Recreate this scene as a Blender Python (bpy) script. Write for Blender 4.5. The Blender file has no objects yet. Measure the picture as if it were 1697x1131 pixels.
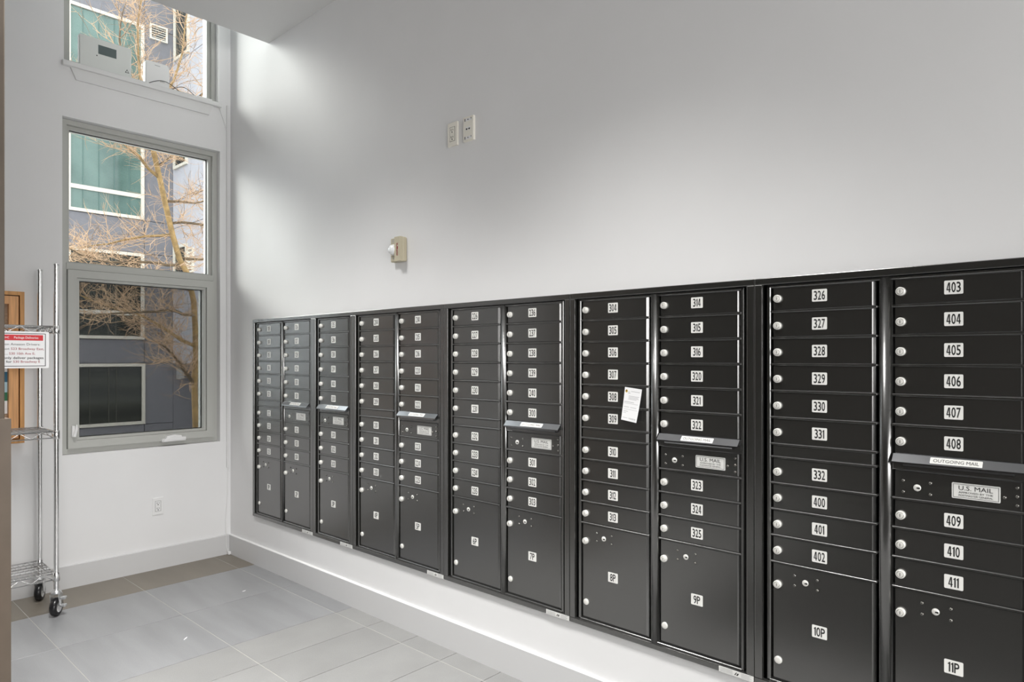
import bpy, bmesh, math, random
from mathutils import Matrix, Vector

SC = bpy.context.scene
COL = SC.collection
R = math.radians

# ------------------------------------------------------------------ camera
CAM_LOC = (-2.237, -4.865, 1.43)
cam_d = bpy.data.cameras.new('camera')
cam = bpy.data.objects.new('camera', cam_d)
COL.objects.link(cam)
cam.location = CAM_LOC
cam.rotation_euler = (R(90), 0, R(-47.4))
cam_d.sensor_width = 36.0
cam_d.lens = 36.0 * 1115.0 / 1697.0
cam_d.shift_y = (594.0 - 565.5) / 1697.0
cam_d.clip_start = 0.05
cam_d.clip_end = 300
SC.camera = cam

# ------------------------------------------------------------------ world, sun, added rear fill
world = bpy.data.worlds.new('sky')
SC.world = world
world.use_nodes = True
wb = world.node_tree.nodes['Background']
wb.inputs['Color'].default_value = (0.93, 0.965, 1.0, 1)
wb.inputs['Strength'].default_value = 3.3

sun_d = bpy.data.lights.new('sun', 'SUN')
sun = bpy.data.objects.new('sun', sun_d)
COL.objects.link(sun)
sun_d.energy = 2.9
sun_d.angle = R(28)
sun_d.color = (1.0, 0.97, 0.92)
sun.rotation_euler = Vector((1.0, -1.35, -0.85)).to_track_quat('-Z', 'Y').to_euler()
sun.location = (-8, 12, 10)

rear_fill_d = bpy.data.lights.new('rear_fill_light', 'AREA')
rear_fill = bpy.data.objects.new('rear_fill_light', rear_fill_d)
COL.objects.link(rear_fill)
rear_fill_d.shape = 'RECTANGLE'
rear_fill_d.size = 4.2
rear_fill_d.size_y = 2.3
rear_fill_d.energy = 215
rear_fill_d.spread = R(150)
rear_fill_d.color = (1.0, 0.985, 0.965)
rear_fill.location = (-2.6, -7.88, 1.35)
rear_fill.rotation_euler = (R(62), 0, 0)      # tilted down; fill lamp added in front of the solid rear wall

FILL_W = 29.0

vs = SC.view_settings
vs.view_transform = 'Standard'
vs.look = 'None'
vs.exposure = 0.36
vs.gamma = 1.0
vs.use_curve_mapping = False
SC.cycles.use_denoising = True
SC.cycles.max_bounces = 10
SC.cycles.diffuse_bounces = 6
SC.cycles.transparent_max_bounces = 16

# ------------------------------------------------------------------ materials
MATS = {}

def mat(name, col, rough=0.5, metal=0.0, spec=0.5, noise=None, bump=None, emit=None):
    """noise=(scale, amount) varies the colour; bump=(scale, strength)."""
    if name in MATS:
        return MATS[name]
    m = bpy.data.materials.new(name)
    m.use_nodes = True
    nt = m.node_tree
    b = nt.nodes['Principled BSDF']
    b.inputs['Base Color'].default_value = (*col, 1)
    b.inputs['Roughness'].default_value = rough
    b.inputs['Metallic'].default_value = metal
    b.inputs['Specular IOR Level'].default_value = spec
    tc = nt.nodes.new('ShaderNodeTexCoord')
    if noise:
        n = nt.nodes.new('ShaderNodeTexNoise')
        n.inputs['Scale'].default_value = noise[0]
        n.inputs['Detail'].default_value = 6
        nt.links.new(tc.outputs['Object'], n.inputs['Vector'])
        r = nt.nodes.new('ShaderNodeValToRGB')
        a = noise[1]
        r.color_ramp.elements[0].position = 0.3
        r.color_ramp.elements[1].position = 0.7
        r.color_ramp.elements[0].color = (*[max(0, c * (1 - a)) for c in col], 1)
        r.color_ramp.elements[1].color = (*[min(1, c * (1 + a)) for c in col], 1)
        nt.links.new(n.outputs['Fac'], r.inputs['Fac'])
        nt.links.new(r.outputs['Color'], b.inputs['Base Color'])
    if bump:
        n2 = nt.nodes.new('ShaderNodeTexNoise')
        n2.inputs['Scale'].default_value = bump[0]
        n2.inputs['Detail'].default_value = 3
        nt.links.new(tc.outputs['Object'], n2.inputs['Vector'])
        bp = nt.nodes.new('ShaderNodeBump')
        bp.inputs['Strength'].default_value = bump[1]
        bp.inputs['Distance'].default_value = 0.0002
        nt.links.new(n2.outputs['Fac'], bp.inputs['Height'])
        nt.links.new(bp.outputs['Normal'], b.inputs['Normal'])
    if emit:
        b.inputs['Emission Color'].default_value = (*emit[:3], 1)
        b.inputs['Emission Strength'].default_value = emit[3]
    MATS[name] = m
    return m


def glass_mat(name, tint, refl):
    m = bpy.data.materials.new(name)
    m.use_nodes = True
    nt = m.node_tree
    nt.nodes.clear()
    out = nt.nodes.new('ShaderNodeOutputMaterial')
    mix = nt.nodes.new('ShaderNodeMixShader')
    tr = nt.nodes.new('ShaderNodeBsdfTransparent')
    gl = nt.nodes.new('ShaderNodeBsdfGlossy')
    fr = nt.nodes.new('ShaderNodeFresnel')
    fr.inputs['IOR'].default_value = refl
    tr.inputs['Color'].default_value = (*tint, 1)
    gl.inputs['Roughness'].default_value = 0.02
    nt.links.new(fr.outputs[0], mix.inputs[0])
    nt.links.new(tr.outputs[0], mix.inputs[1])
    nt.links.new(gl.outputs[0], mix.inputs[2])
    nt.links.new(mix.outputs[0], out.inputs[0])
    return m


def screen_mat():
    m = bpy.data.materials.new('insect_mesh')
    m.use_nodes = True
    nt = m.node_tree
    nt.nodes.clear()
    out = nt.nodes.new('ShaderNodeOutputMaterial')
    mix = nt.nodes.new('ShaderNodeMixShader')
    mix.inputs[0].default_value = 0.45
    tr = nt.nodes.new('ShaderNodeBsdfTransparent')
    df = nt.nodes.new('ShaderNodeBsdfDiffuse')
    df.inputs['Color'].default_value = (0.02, 0.02, 0.02, 1)
    nt.links.new(tr.outputs[0], mix.inputs[1])
    nt.links.new(df.outputs[0], mix.inputs[2])
    nt.links.new(mix.outputs[0], out.inputs[0])
    return m


def tile_mat(name, col, streak, rough, rand):
    m = bpy.data.materials.new(name)
    m.use_nodes = True
    nt = m.node_tree
    b = nt.nodes['Principled BSDF']
    b.inputs['Roughness'].default_value = rough
    b.inputs['Specular IOR Level'].default_value = 0.5
    tc = nt.nodes.new('ShaderNodeTexCoord')
    oi = nt.nodes.new('ShaderNodeObjectInfo')
    mp = nt.nodes.new('ShaderNodeMapping')
    mp.inputs['Rotation'].default_value = (0, 0, R(-14))
    mp.inputs['Scale'].default_value = (7.0, 1.1, 1) if streak > 0 else (1, 1, 1)
    nt.links.new(tc.outputs['Object'], mp.inputs['Vector'])
    ad = nt.nodes.new('ShaderNodeVectorMath')
    cb = nt.nodes.new('ShaderNodeCombineXYZ')
    sc = nt.nodes.new('ShaderNodeMath')
    sc.operation = 'MULTIPLY'
    sc.inputs[1].default_value = 37.0
    nt.links.new(oi.outputs['Random'], sc.inputs[0])
    nt.links.new(sc.outputs[0], cb.inputs[0])
    nt.links.new(sc.outputs[0], cb.inputs[1])
    nt.links.new(mp.outputs[0], ad.inputs[0])
    nt.links.new(cb.outputs[0], ad.inputs[1])
    n = nt.nodes.new('ShaderNodeTexNoise')
    n.inputs['Scale'].default_value = 1.1 if streak > 0 else 5
    n.inputs['Detail'].default_value = 4
    nt.links.new(ad.outputs[0], n.inputs['Vector'])
    n2 = nt.nodes.new('ShaderNodeTexNoise')
    n2.inputs['Scale'].default_value = 260
    nt.links.new(tc.outputs['Object'], n2.inputs['Vector'])
    r = nt.nodes.new('ShaderNodeValToRGB')
    a = max(streak, 0.05)
    r.color_ramp.elements[0].position = 0.32
    r.color_ramp.elements[1].position = 0.68
    r.color_ramp.elements[0].color = (*[c * (1 - a) for c in col], 1)
    r.color_ramp.elements[1].color = (*[c * (1 + a) for c in col], 1)
    nt.links.new(n.outputs['Fac'], r.inputs['Fac'])
    hs = nt.nodes.new('ShaderNodeHueSaturation')
    mr = nt.nodes.new('ShaderNodeMapRange')
    mr.inputs['To Min'].default_value = 1 - rand
    mr.inputs['To Max'].default_value = 1 + rand
    nt.links.new(oi.outputs['Random'], mr.inputs['Value'])
    mul = nt.nodes.new('ShaderNodeMath')
    mul.operation = 'MULTIPLY'
    mr2 = nt.nodes.new('ShaderNodeMapRange')
    mr2.inputs['From Min'].default_value = 0.3
    mr2.inputs['From Max'].default_value = 0.7
    mr2.inputs['To Min'].default_value = 0.93
    mr2.inputs['To Max'].default_value = 1.07
    nt.links.new(n2.outputs['Fac'], mr2.inputs['Value'])
    nt.links.new(mr.outputs[0], mul.inputs[0])
    nt.links.new(mr2.outputs[0], mul.inputs[1])
    nt.links.new(mul.outputs[0], hs.inputs['Value'])
    nt.links.new(r.outputs[0], hs.inputs['Color'])
    nt.links.new(hs.outputs[0], b.inputs['Base Color'])
    return m


def wood_mat(name, col):
    m = bpy.data.materials.new(name)
    m.use_nodes = True
    nt = m.node_tree
    b = nt.nodes['Principled BSDF']
    b.inputs['Roughness'].default_value = 0.45
    tc = nt.nodes.new('ShaderNodeTexCoord')
    mp = nt.nodes.new('ShaderNodeMapping')
    mp.inputs['Scale'].default_value = (60, 60, 3)
    nt.links.new(tc.outputs['Object'], mp.inputs[0])
    n = nt.nodes.new('ShaderNodeTexNoise')
    n.inputs['Scale'].default_value = 1.5
    n.inputs['Detail'].default_value = 6
    nt.links.new(mp.outputs[0], n.inputs['Vector'])
    r = nt.nodes.new('ShaderNodeValToRGB')
    r.color_ramp.elements[0].position = 0.35
    r.color_ramp.elements[1].position = 0.7
    r.color_ramp.elements[0].color = (*[c * 0.78 for c in col], 1)
    r.color_ramp.elements[1].color = (*[min(1, c * 1.12) for c in col], 1)
    nt.links.new(n.outputs['Fac'], r.inputs['Fac'])
    nt.links.new(r.outputs[0], b.inputs['Base Color'])
    return m


def blind_glass(name, c0, c1, freq):
    """tinted facade glazing with the fine slats of a lowered blind showing"""
    m = bpy.data.materials.new(name)
    m.use_nodes = True
    nt = m.node_tree
    b = nt.nodes['Principled BSDF']
    b.inputs['Roughness'].default_value = 0.06
    b.inputs['Specular IOR Level'].default_value = 0.7
    tc = nt.nodes.new('ShaderNodeTexCoord')
    w = nt.nodes.new('ShaderNodeTexWave')
    w.bands_direction = 'Z'
    w.inputs['Scale'].default_value = freq
    w.inputs['Distortion'].default_value = 0.0
    nt.links.new(tc.outputs['Object'], w.inputs['Vector'])
    n = nt.nodes.new('ShaderNodeTexNoise')
    n.inputs['Scale'].default_value = 1.1
    n.inputs['Detail'].default_value = 3
    nt.links.new(tc.outputs['Object'], n.inputs['Vector'])
    r = nt.nodes.new('ShaderNodeValToRGB')
    r.color_ramp.elements[0].color = (*c0, 1)
    r.color_ramp.elements[1].color = (*c1, 1)
    mx = nt.nodes.new('ShaderNodeMath')
    mx.operation = 'MULTIPLY_ADD'
    mx.inputs[1].default_value = 0.5
    nt.links.new(w.outputs['Fac'], mx.inputs[0])
    nt.links.new(n.outputs['Fac'], mx.inputs[2])
    nt.links.new(mx.outputs[0], r.inputs['Fac'])
    r.color_ramp.elements[0].position = 0.35
    r.color_ramp.elements[1].position = 0.95
    nt.links.new(r.outputs[0], b.inputs['Base Color'])
    return m


M_WALL = mat('wall_paint', (0.78, 0.78, 0.785), 0.62, spec=0.3, noise=(3.0, 0.012), bump=(220, 0.12))
M_CEIL = mat('ceiling_paint', (0.70, 0.70, 0.70), 0.8, spec=0.2)
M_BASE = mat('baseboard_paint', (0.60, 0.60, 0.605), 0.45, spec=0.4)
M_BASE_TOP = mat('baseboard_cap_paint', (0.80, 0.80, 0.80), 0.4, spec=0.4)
M_GROUT = mat('grout', (0.10, 0.10, 0.10), 0.9)
M_GROUT2 = mat('grout_light', (0.42, 0.41, 0.385), 0.9)
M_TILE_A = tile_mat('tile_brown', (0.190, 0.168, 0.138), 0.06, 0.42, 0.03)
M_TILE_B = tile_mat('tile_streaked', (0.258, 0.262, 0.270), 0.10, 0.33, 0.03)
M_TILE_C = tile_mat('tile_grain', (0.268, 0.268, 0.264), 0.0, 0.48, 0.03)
M_BRONZE = mat('bronze_powder_coat', (0.010, 0.0097, 0.0082), 0.25, spec=0.5, noise=(320, 0.15), bump=(420, 0.25))
M_BRONZE.node_tree.nodes['Principled BSDF'].inputs['IOR'].default_value = 2.45
M_BRONZE.node_tree.nodes['Principled BSDF'].inputs['Sheen Weight'].default_value = 0.3
M_BRONZE.node_tree.nodes['Principled BSDF'].inputs['Sheen Roughness'].default_value = 0.35
M_HOOD = mat('hood_bronze', (0.27, 0.275, 0.285), 0.22, metal=1.0)
M_DARK = mat('cabinet_interior', (0.012, 0.012, 0.012), 0.7, spec=0.2)
M_NICKEL = mat('lock_nickel', (0.86, 0.85, 0.81), 0.38, metal=0.25)
M_NICKEL_D = mat('lock_groove', (0.30, 0.29, 0.27), 0.4, metal=0.6)
M_BLACK = mat('black_ink', (0.012, 0.012, 0.012), 0.6)
M_PLATE = mat('plate_white', (0.82, 0.815, 0.79), 0.35)
M_PLATE_S = mat('plate_silver', (0.72, 0.72, 0.70), 0.4)
M_GREYINK = mat('grey_ink', (0.42, 0.42, 0.43), 0.7)
M_PAPER = mat('paper_white', (0.84, 0.84, 0.85), 0.7)
M_RED = mat('red_ink', (0.62, 0.035, 0.045), 0.6)
M_DKRED = mat('dark_red_ink', (0.35, 0.06, 0.07), 0.6)
M_CHROME = mat('chrome', (0.86, 0.86, 0.86), 0.24, metal=1.0)
M_ZINC = mat('zinc', (0.68, 0.69, 0.70), 0.3, metal=0.85)
M_RUBBER = mat('black_rubber', (0.012, 0.012, 0.014), 0.28)
M_HUB = mat('wheel_hub_grey', (0.6, 0.6, 0.6), 0.5)
M_FRAME = mat('window_frame_taupe', (0.47, 0.475, 0.45), 0.4, spec=0.4)
M_FRAME_D = mat('window_gasket', (0.05, 0.05, 0.05), 0.6)
M_SILL = mat('sill_paint', (0.74, 0.74, 0.74), 0.45)
M_WHITE = mat('white_plastic', (0.80, 0.80, 0.80), 0.35)
M_IVORY = mat('ivory_plastic', (0.84, 0.81, 0.73), 0.4)
M_BEIGE = mat('alarm_beige', (0.50, 0.45, 0.33), 0.45)
M_SLOT = mat('slot_black', (0.01, 0.01, 0.01), 0.6)
M_LENS = mat('strobe_lens', (0.85, 0.87, 0.88), 0.08, spec=0.8)
M_SCREEN = mat('screen_grey', (0.10, 0.13, 0.13), 0.2)
M_DEVICE = mat('device_white', (0.70, 0.72, 0.70), 0.4)
M_OAK = wood_mat('board_frame_oak', (0.60, 0.29, 0.085))
M_OAK2 = wood_mat('board_door_oak', (0.72, 0.36, 0.14))
M_OAKD = mat('board_gap', (0.07, 0.03, 0.012), 0.6)
M_CORK = mat('cork', (0.36, 0.25, 0.17), 0.9, noise=(90, 0.25))
M_BLUE = mat('flyer_blue', (0.02, 0.12, 0.20), 0.6)
M_SKYBLUE = mat('flyer_sky', (0.42, 0.60, 0.68), 0.6)
M_GREEN = mat('flyer_green', (0.02, 0.16, 0.07), 0.6)
M_BROWN = mat('column_brown', (0.085, 0.063, 0.045), 0.55, noise=(9, 0.10), bump=(160, 0.2))
M_BROWN2 = mat('guard_brown', (0.110, 0.083, 0.061), 0.5, noise=(9, 0.10))
M_YELLOW = mat('yellow_ink', (0.65, 0.45, 0.03), 0.6)
M_SHIELD = mat('brown_ink', (0.10, 0.05, 0.02), 0.6)
M_LEFT = mat('lobby_wall_umber', (0.035, 0.030, 0.026), 0.7)
M_GLASS = glass_mat('window_glass', (0.96, 0.98, 0.97), 1.32)
M_SCREENMESH = screen_mat()
# outdoors
M_PANEL = mat('facade_panel_grey', (0.150, 0.145, 0.158), 0.75, noise=(7, 0.08), bump=(60, 0.3))
M_WING = mat('wing_panel_grey', (0.38, 0.37, 0.40), 0.75, noise=(3, 0.06))
M_JOINT = mat('panel_joint', (0.06, 0.06, 0.07), 0.9)
M_WFRAME = mat('facade_window_frame', (0.55, 0.51, 0.44), 0.5)
M_TEAL = blind_glass('teal_blind_glass', (0.012, 0.035, 0.030), (0.13, 0.20, 0.175), 11.0)
M_TEAL.node_tree.nodes['Principled BSDF'].inputs['Specular IOR Level'].default_value = 0.4
M_OLIVEBAR = mat('olive_bar', (0.040, 0.040, 0.026), 0.5)
M_TEALBAR = mat('teal_bar', (0.06, 0.12, 0.105), 0.4)
M_DGLASS = blind_glass('dark_glass', (0.006, 0.008, 0.006), (0.03, 0.032, 0.024), 0.6)
M_DGLASS.node_tree.nodes['Principled BSDF'].inputs['Specular IOR Level'].default_value = 0.2
M_BARK = mat('bark_tan', (0.20, 0.125, 0.045), 0.85, noise=(14, 0.35))
M_BARK_D = mat('bark_dark', (0.085, 0.055, 0.028), 0.85, noise=(14, 0.35))
M_TWIG = mat('twig_tan', (0.42, 0.28, 0.17), 0.85)
M_TWIG_D = mat('twig_dark', (0.16, 0.10, 0.055), 0.85)
M_LEAF = mat('leaf_green', (0.05, 0.26, 0.03), 0.5)
M_GROUND = mat('courtyard_paving', (0.34, 0.33, 0.32), 0.9, noise=(2, 0.15))
M_LOUVRE = mat('louvre_cream', (0.62, 0.58, 0.50), 0.6)

# ------------------------------------------------------------------ mesh helpers
MI = Matrix.Identity(3)
# wall-local axes (u to the right, v up, w out of the wall) to world
MR = Matrix(((0, 0, -1), (-1, 0, 0), (0, 1, 0)))      # mailbox wall, X = 0, faces -X
MB = Matrix(((1, 0, 0), (0, 0, -1), (0, 1, 0)))       # window wall, Y = 0, faces -Y
M_UP = MI                                              # plain world axes


class B:
    """collects shapes into ONE mesh; coordinates are (u, v, w) of the given axes"""
    def __init__(self, M=MI):
        self.bm = bmesh.new()
        self.M = M

    def box(self, a, b, mi=0, bev=0.0, seg=1):
        bm = bmesh.new()
        bmesh.ops.create_cube(bm, size=1.0)
        for v in bm.verts:
            v.co = Vector([(a[i] + b[i]) / 2 + v.co[i] * (b[i] - a[i]) for i in range(3)])
        if bev > 0:
            bmesh.ops.bevel(bm, geom=bm.edges[:], offset=bev, segments=seg, profile=0.5, affect='EDGES')
        self._merge(bm, mi)
        return self

    def _merge(self, bm, mi, smooth=False):
        vm = {}
        for v in bm.verts:
            vm[v] = self.bm.verts.new(v.co)
        for f in bm.faces:
            try:
                nf = self.bm.faces.new([vm[v] for v in f.verts])
                nf.material_index = mi
                nf.smooth = smooth or f.smooth
            except ValueError:
                pass
        bm.free()

    def poly(self, pts, mi=0):
        vs_ = [self.bm.verts.new(p) for p in pts]
        f = self.bm.faces.new(vs_)
        f.material_index = mi
        return self

    def prism(self, prof, axis, t0, t1, mi=0, smooth=False):
        """prof: 2-D outline (ccw) in the other two axes, extruded along axis from t0 to t1"""
        def P(p, t):
            c = [0, 0, 0]
            o = [i for i in range(3) if i != axis]
            c[o[0]], c[o[1]], c[axis] = p[0], p[1], t
            return c
        n = len(prof)
        a = [self.bm.verts.new(P(p, t0)) for p in prof]
        b = [self.bm.verts.new(P(p, t1)) for p in prof]
        for i in range(n):
            f = self.bm.faces.new((a[i], a[(i + 1) % n], b[(i + 1) % n], b[i]))
            f.material_index = mi
            f.smooth = smooth
        for ring in (a[::-1], b):
            f = self.bm.faces.new(ring)
            f.material_index = mi
        return self

    def lathe(self, prof, c, axis, seg=16, mi=0, smooth=True, cap=True):
        """prof: list of (radius, offset along axis)"""
        o = [i for i in range(3) if i != axis]
        rings = []
        for r, t in prof:
            ring = []
            for k in range(seg):
                an = 2 * math.pi * k / seg
                p = [c[0], c[1], c[2]]
                p[o[0]] += r * math.cos(an)
                p[o[1]] += r * math.sin(an)
                p[axis] += t
                ring.append(self.bm.verts.new(p))
            rings.append(ring)
        for a, b in zip(rings, rings[1:]):
            for k in range(seg):
                f = self.bm.faces.new((a[k], a[(k + 1) % seg], b[(k + 1) % seg], b[k]))
                f.material_index = mi
                f.smooth = smooth
        if cap:
            for ring in (rings[0][::-1], rings[-1]):
                f = self.bm.faces.new(ring)
                f.material_index = mi
        return self

    def tube(self, pts, rad, seg=6, mi=0, cap=True):
        pts = [Vector(p) for p in pts]
        n = len(pts)
        rads = rad if isinstance(rad, (list, tuple)) else [rad] * n
        rings = []
        prev = None
        for i, p in enumerate(pts):
            d = (pts[min(i + 1, n - 1)] - pts[max(i - 1, 0)])
            if d.length < 1e-9:
                d = Vector((0, 0, 1))
            d.normalize()
            if prev is None:
                x = d.orthogonal().normalized()
            else:
                x = (prev - d * prev.dot(d))
                x = x.normalized() if x.length > 1e-6 else d.orthogonal().normalized()
            prev = x
            y = d.cross(x)
            rings.append([self.bm.verts.new(p + (x * math.cos(2 * math.pi * k / seg) + y * math.sin(2 * math.pi * k / seg)) * rads[i]) for k in range(seg)])
        for a, b in zip(rings, rings[1:]):
            for k in range(seg):
                f = self.bm.faces.new((a[k], a[(k + 1) % seg], b[(k + 1) % seg], b[k]))
                f.smooth = True
                f.material_index = mi
        if cap:
            for ring in (rings[0][::-1], rings[-1]):
                f = self.bm.faces.new(ring)
                f.material_index = mi
        return self

    def disc(self, c, r, axis, mi=0, seg=16):
        o = [i for i in range(3) if i != axis]
        pts = []
        for k in range(seg):
            an = 2 * math.pi * k / seg
            p = list(c)
            p[o[0]] += r * math.cos(an)
            p[o[1]] += r * math.sin(an)
            pts.append(p)
        return self.poly(pts, mi)

    def text(self, s, u, v, h, w=None, depth=0.0, align='C', mi=0, offset=0.0, shear=0.0, n=None):
        """flat lettering lying in the u-v plane at height depth; h cap height, w total width"""
        vs_, fs_, (x0, x1, y0, y1) = text_data(s, offset)
        sy = h
        sx = h if w is None else w / (x1 - x0)
        ox = {'L': -x0, 'C': -(x0 + x1) / 2, 'R': -x1}[align]
        loc = []
        for p in vs_:
            loc.append(self.bm.verts.new((u + (p[0] + ox) * sx + shear * p[1] * sy, v + (p[1] - 0.5) * sy, depth)))
        for f in fs_:
            try:
                nf = self.bm.faces.new([loc[i] for i in f])
                nf.material_index = mi
            except ValueError:
                pass
        return self

    def rrect(self, u0, u1, v0, v1, r, w0, w1, mi=0, seg=4):
        prof = []
        for cx, cy, a0 in ((u1 - r, v1 - r, 0), (u0 + r, v1 - r, 90), (u0 + r, v0 + r, 180), (u1 - r, v0 + r, 270)):
            for k in range(seg + 1):
                an = R(a0 + 90 * k / seg)
                prof.append((cx + r * math.cos(an), cy + r * math.sin(an)))
        return self.prism(prof, 2, w0, w1, mi)

    def mesh(self, name, mats, recalc=True):
        if recalc:
            bmesh.ops.recalc_face_normals(self.bm, faces=self.bm.faces[:])
        for v in self.bm.verts:
            v.co = self.M @ v.co
        me = bpy.data.meshes.new(name)
        self.bm.to_mesh(me)
        self.bm.free()
        for m in (mats if isinstance(mats, (list, tuple)) else [mats]):
            me.materials.append(m)
        return me

    def obj(self, name, mats, parent=None, loc=(0, 0, 0), recalc=True):
        return link(name, self.mesh(name, mats, recalc), parent, loc)


def link(name, me, parent=None, loc=(0, 0, 0)):
    o = bpy.data.objects.new(name, me)
    COL.objects.link(o)
    o.location = loc
    if parent is not None:
        o.parent = parent
    return o


_TXT = {}

def text_data(s, offset=0.0):
    """triangulated lettering, cap height 1, baseline 0; returns verts, faces, extents"""
    key = (s, offset)
    if key in _TXT:
        return _TXT[key]
    cu = bpy.data.curves.new('lettering', 'FONT')
    cu.body = s
    cu.size = 1.0
    cu.offset = offset
    cu.resolution_u = 3
    ob = bpy.data.objects.new('lettering', cu)
    me = bpy.data.meshes.new_from_object(ob)
    bpy.data.objects.remove(ob)
    cap = _TXT.get('cap')
    if cap is None and s != 'H':
        text_data('H', 0.0)
        cap = _TXT['cap']
    if cap is None:
        cap = max(v.co.y for v in me.vertices)
        _TXT['cap'] = cap
    vs_ = [(v.co.x / cap, v.co.y / cap) for v in me.vertices]
    fs_ = [tuple(p.vertices) for p in me.polygons]
    xs = [v[0] for v in vs_]
    ys = [v[1] for v in vs_]
    bpy.data.meshes.remove(me)
    bpy.data.curves.remove(cu)
    _TXT[key] = (vs_, fs_, (min(xs), max(xs), min(ys), max(ys)))
    return _TXT[key]


def tag(o, label=None, cat=None, group=None, kind=None):
    if label:
        o['label'] = label
    if cat:
        o['category'] = cat
    if group:
        o['group'] = group
    if kind:
        o['kind'] = kind
    return o


def empty(name, loc, label=None, cat=None, group=None, kind=None):
    o = bpy.data.objects.new(name, None)
    COL.objects.link(o)
    o.location = loc
    o.empty_display_size = 0.05
    return tag(o, label, cat, group, kind)


def W(M, u, v, w):
    return M @ Vector((u, v, w))


def slab_with_holes(b, us, vs_, w0, w1, holes, mi=0):
    """a wall slab split into cells, leaving the holes (u0,u1,v0,v1) open"""
    U = sorted(set(us + [h[0] for h in holes] + [h[1] for h in holes]))
    V = sorted(set(vs_ + [h[2] for h in holes] + [h[3] for h in holes]))
    def solid(i, j):
        if i < 0 or j < 0 or i >= len(U) - 1 or j >= len(V) - 1:
            return False
        cu, cv = (U[i] + U[i + 1]) / 2, (V[j] + V[j + 1]) / 2
        return not any(h[0] < cu < h[1] and h[2] < cv < h[3] for h in holes)
    for i in range(len(U) - 1):
        for j in range(len(V) - 1):
            if not solid(i, j):
                continue
            a, c, d, e = U[i], U[i + 1], V[j], V[j + 1]
            b.poly([(a, d, w1), (c, d, w1), (c, e, w1), (a, e, w1)], mi)
            b.poly([(a, d, w0), (a, e, w0), (c, e, w0), (c, d, w0)], mi)
            if not solid(i - 1, j):
                b.poly([(a, d, w0), (a, d, w1), (a, e, w1), (a, e, w0)], mi)
            if not solid(i + 1, j):
                b.poly([(c, d, w0), (c, e, w0), (c, e, w1), (c, d, w1)], mi)
            if not solid(i, j - 1):
                b.poly([(a, d, w0), (c, d, w0), (c, d, w1), (a, d, w1)], mi)
            if not solid(i, j + 1):
                b.poly([(a, e, w0), (a, e, w1), (c, e, w1), (c, e, w0)], mi)


# ================================================================== THE SETTING
XL, YF = -5.0, -8.0           # far left and rear limits of the lobby
Z_C, Z_TOP, Y_SOF = 3.562, 5.3, -0.570
T = 0.24                      # wall thickness

# floor slab and its tiles
b = B()
b.box((XL - T, YF - T, -0.25), (T + 0.2, T, -0.004))
floor = b.obj('floor', M_GROUT)
tag(floor, kind='structure')
XE = [0.0, -0.128, -0.722, -1.311, -1.905, -2.499, -3.093, -3.687, -4.281, -5.0]
YE = [0.0, -0.400, -0.977, -1.575]
while YE[-1] > -7.9:
    YE.append(YE[-1] - 0.2945)
YE[-1] = YF
g = 0.0016
tile_cache = {}
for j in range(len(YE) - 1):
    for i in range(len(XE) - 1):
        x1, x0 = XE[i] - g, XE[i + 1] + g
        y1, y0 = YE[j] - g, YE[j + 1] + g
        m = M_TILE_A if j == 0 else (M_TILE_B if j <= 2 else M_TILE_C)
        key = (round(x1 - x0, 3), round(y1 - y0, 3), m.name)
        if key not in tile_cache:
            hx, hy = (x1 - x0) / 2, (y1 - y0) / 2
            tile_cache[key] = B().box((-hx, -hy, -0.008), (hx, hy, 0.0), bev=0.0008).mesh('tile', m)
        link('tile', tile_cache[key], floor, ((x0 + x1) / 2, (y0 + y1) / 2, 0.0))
# light grout lines that run towards the camera
for i in range(1, len(XE) - 1):
    B().box((XE[i] - g * 0.9, YF + 0.01, -0.0039), (XE[i] + g * 0.9, -0.02, -0.0006)).obj('grout_line', M_GROUT2, floor)

# wall behind the mailboxes (opening for the recessed cabinets)
MB_U0, MB_Z0, MB_Z1 = 0.375, 0.336, 1.697
UNITS_W = [0.783, 0.425, 0.783, 0.783, 0.783, 0.783]
MB_U1 = MB_U0 + sum(UNITS_W)
b = B(MR)
slab_with_holes(b, [-T, -YF + T], [-0.25, Z_TOP], -0.20, 0.0, [(MB_U0 + 0.012, MB_U1 - 0.012, MB_Z0 + 0.012, MB_Z1 - 0.012)])
tag(b.obj('wall_right', M_WALL), kind='structure')

# window wall
W2 = (-1.056, -0.077, 0.826, 2.932)      # main window opening
W1 = (-1.048, -0.085, 3.268, 5.05)       # upper window opening
b = B(MB)
slab_with_holes(b, [XL - T, 0.0], [-0.25, Z_TOP], -T, 0.0, [W1, W2])
tag(b.obj('wall_back', M_WALL), kind='structure')

# remaining lobby walls
tag(B().box((XL - T, YF - T, -0.25), (XL, 0, Z_C + 0.3)).obj('wall_left', M_LEFT), kind='structure')
b = B()
slab = B(Matrix(((-1, 0, 0), (0, 0, 1), (0, 1, 0))))   # rear wall, faces +Y
slab_with_holes(slab, [0.0, -XL], [-0.25, Z_C + 0.3], YF - T, YF, [])
tag(slab.obj('wall_front', M_WALL), kind='structure')
# unseen panes and bars added on the solid rear wall behind the fill lamp
fill_back = empty('fill_backing', (-2.6, YF, 0.20), kind='structure')
b2 = B()
for x in (-2.10, -1.05, 0.0, 1.05, 2.10):
    b2.box((x - 0.03, 0.0, 0.0), (x + 0.03, 0.07, 2.36))
b2.box((-2.13, 0.0, -0.06), (2.13, 0.07, 0.0))
b2.box((-2.13, 0.0, 2.30), (2.13, 0.07, 2.36))
b2.obj('frame', M_FRAME, fill_back)
for x in (-2.07, -1.02, 0.03, 1.08):
    B().box((x, 0.02, 0.0), (x + 0.99, 0.03, 2.30)).obj('pane', mat('fill_backing_pane', (0.75, 0.77, 0.78), 0.5), fill_back)
b.bm.free()

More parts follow.
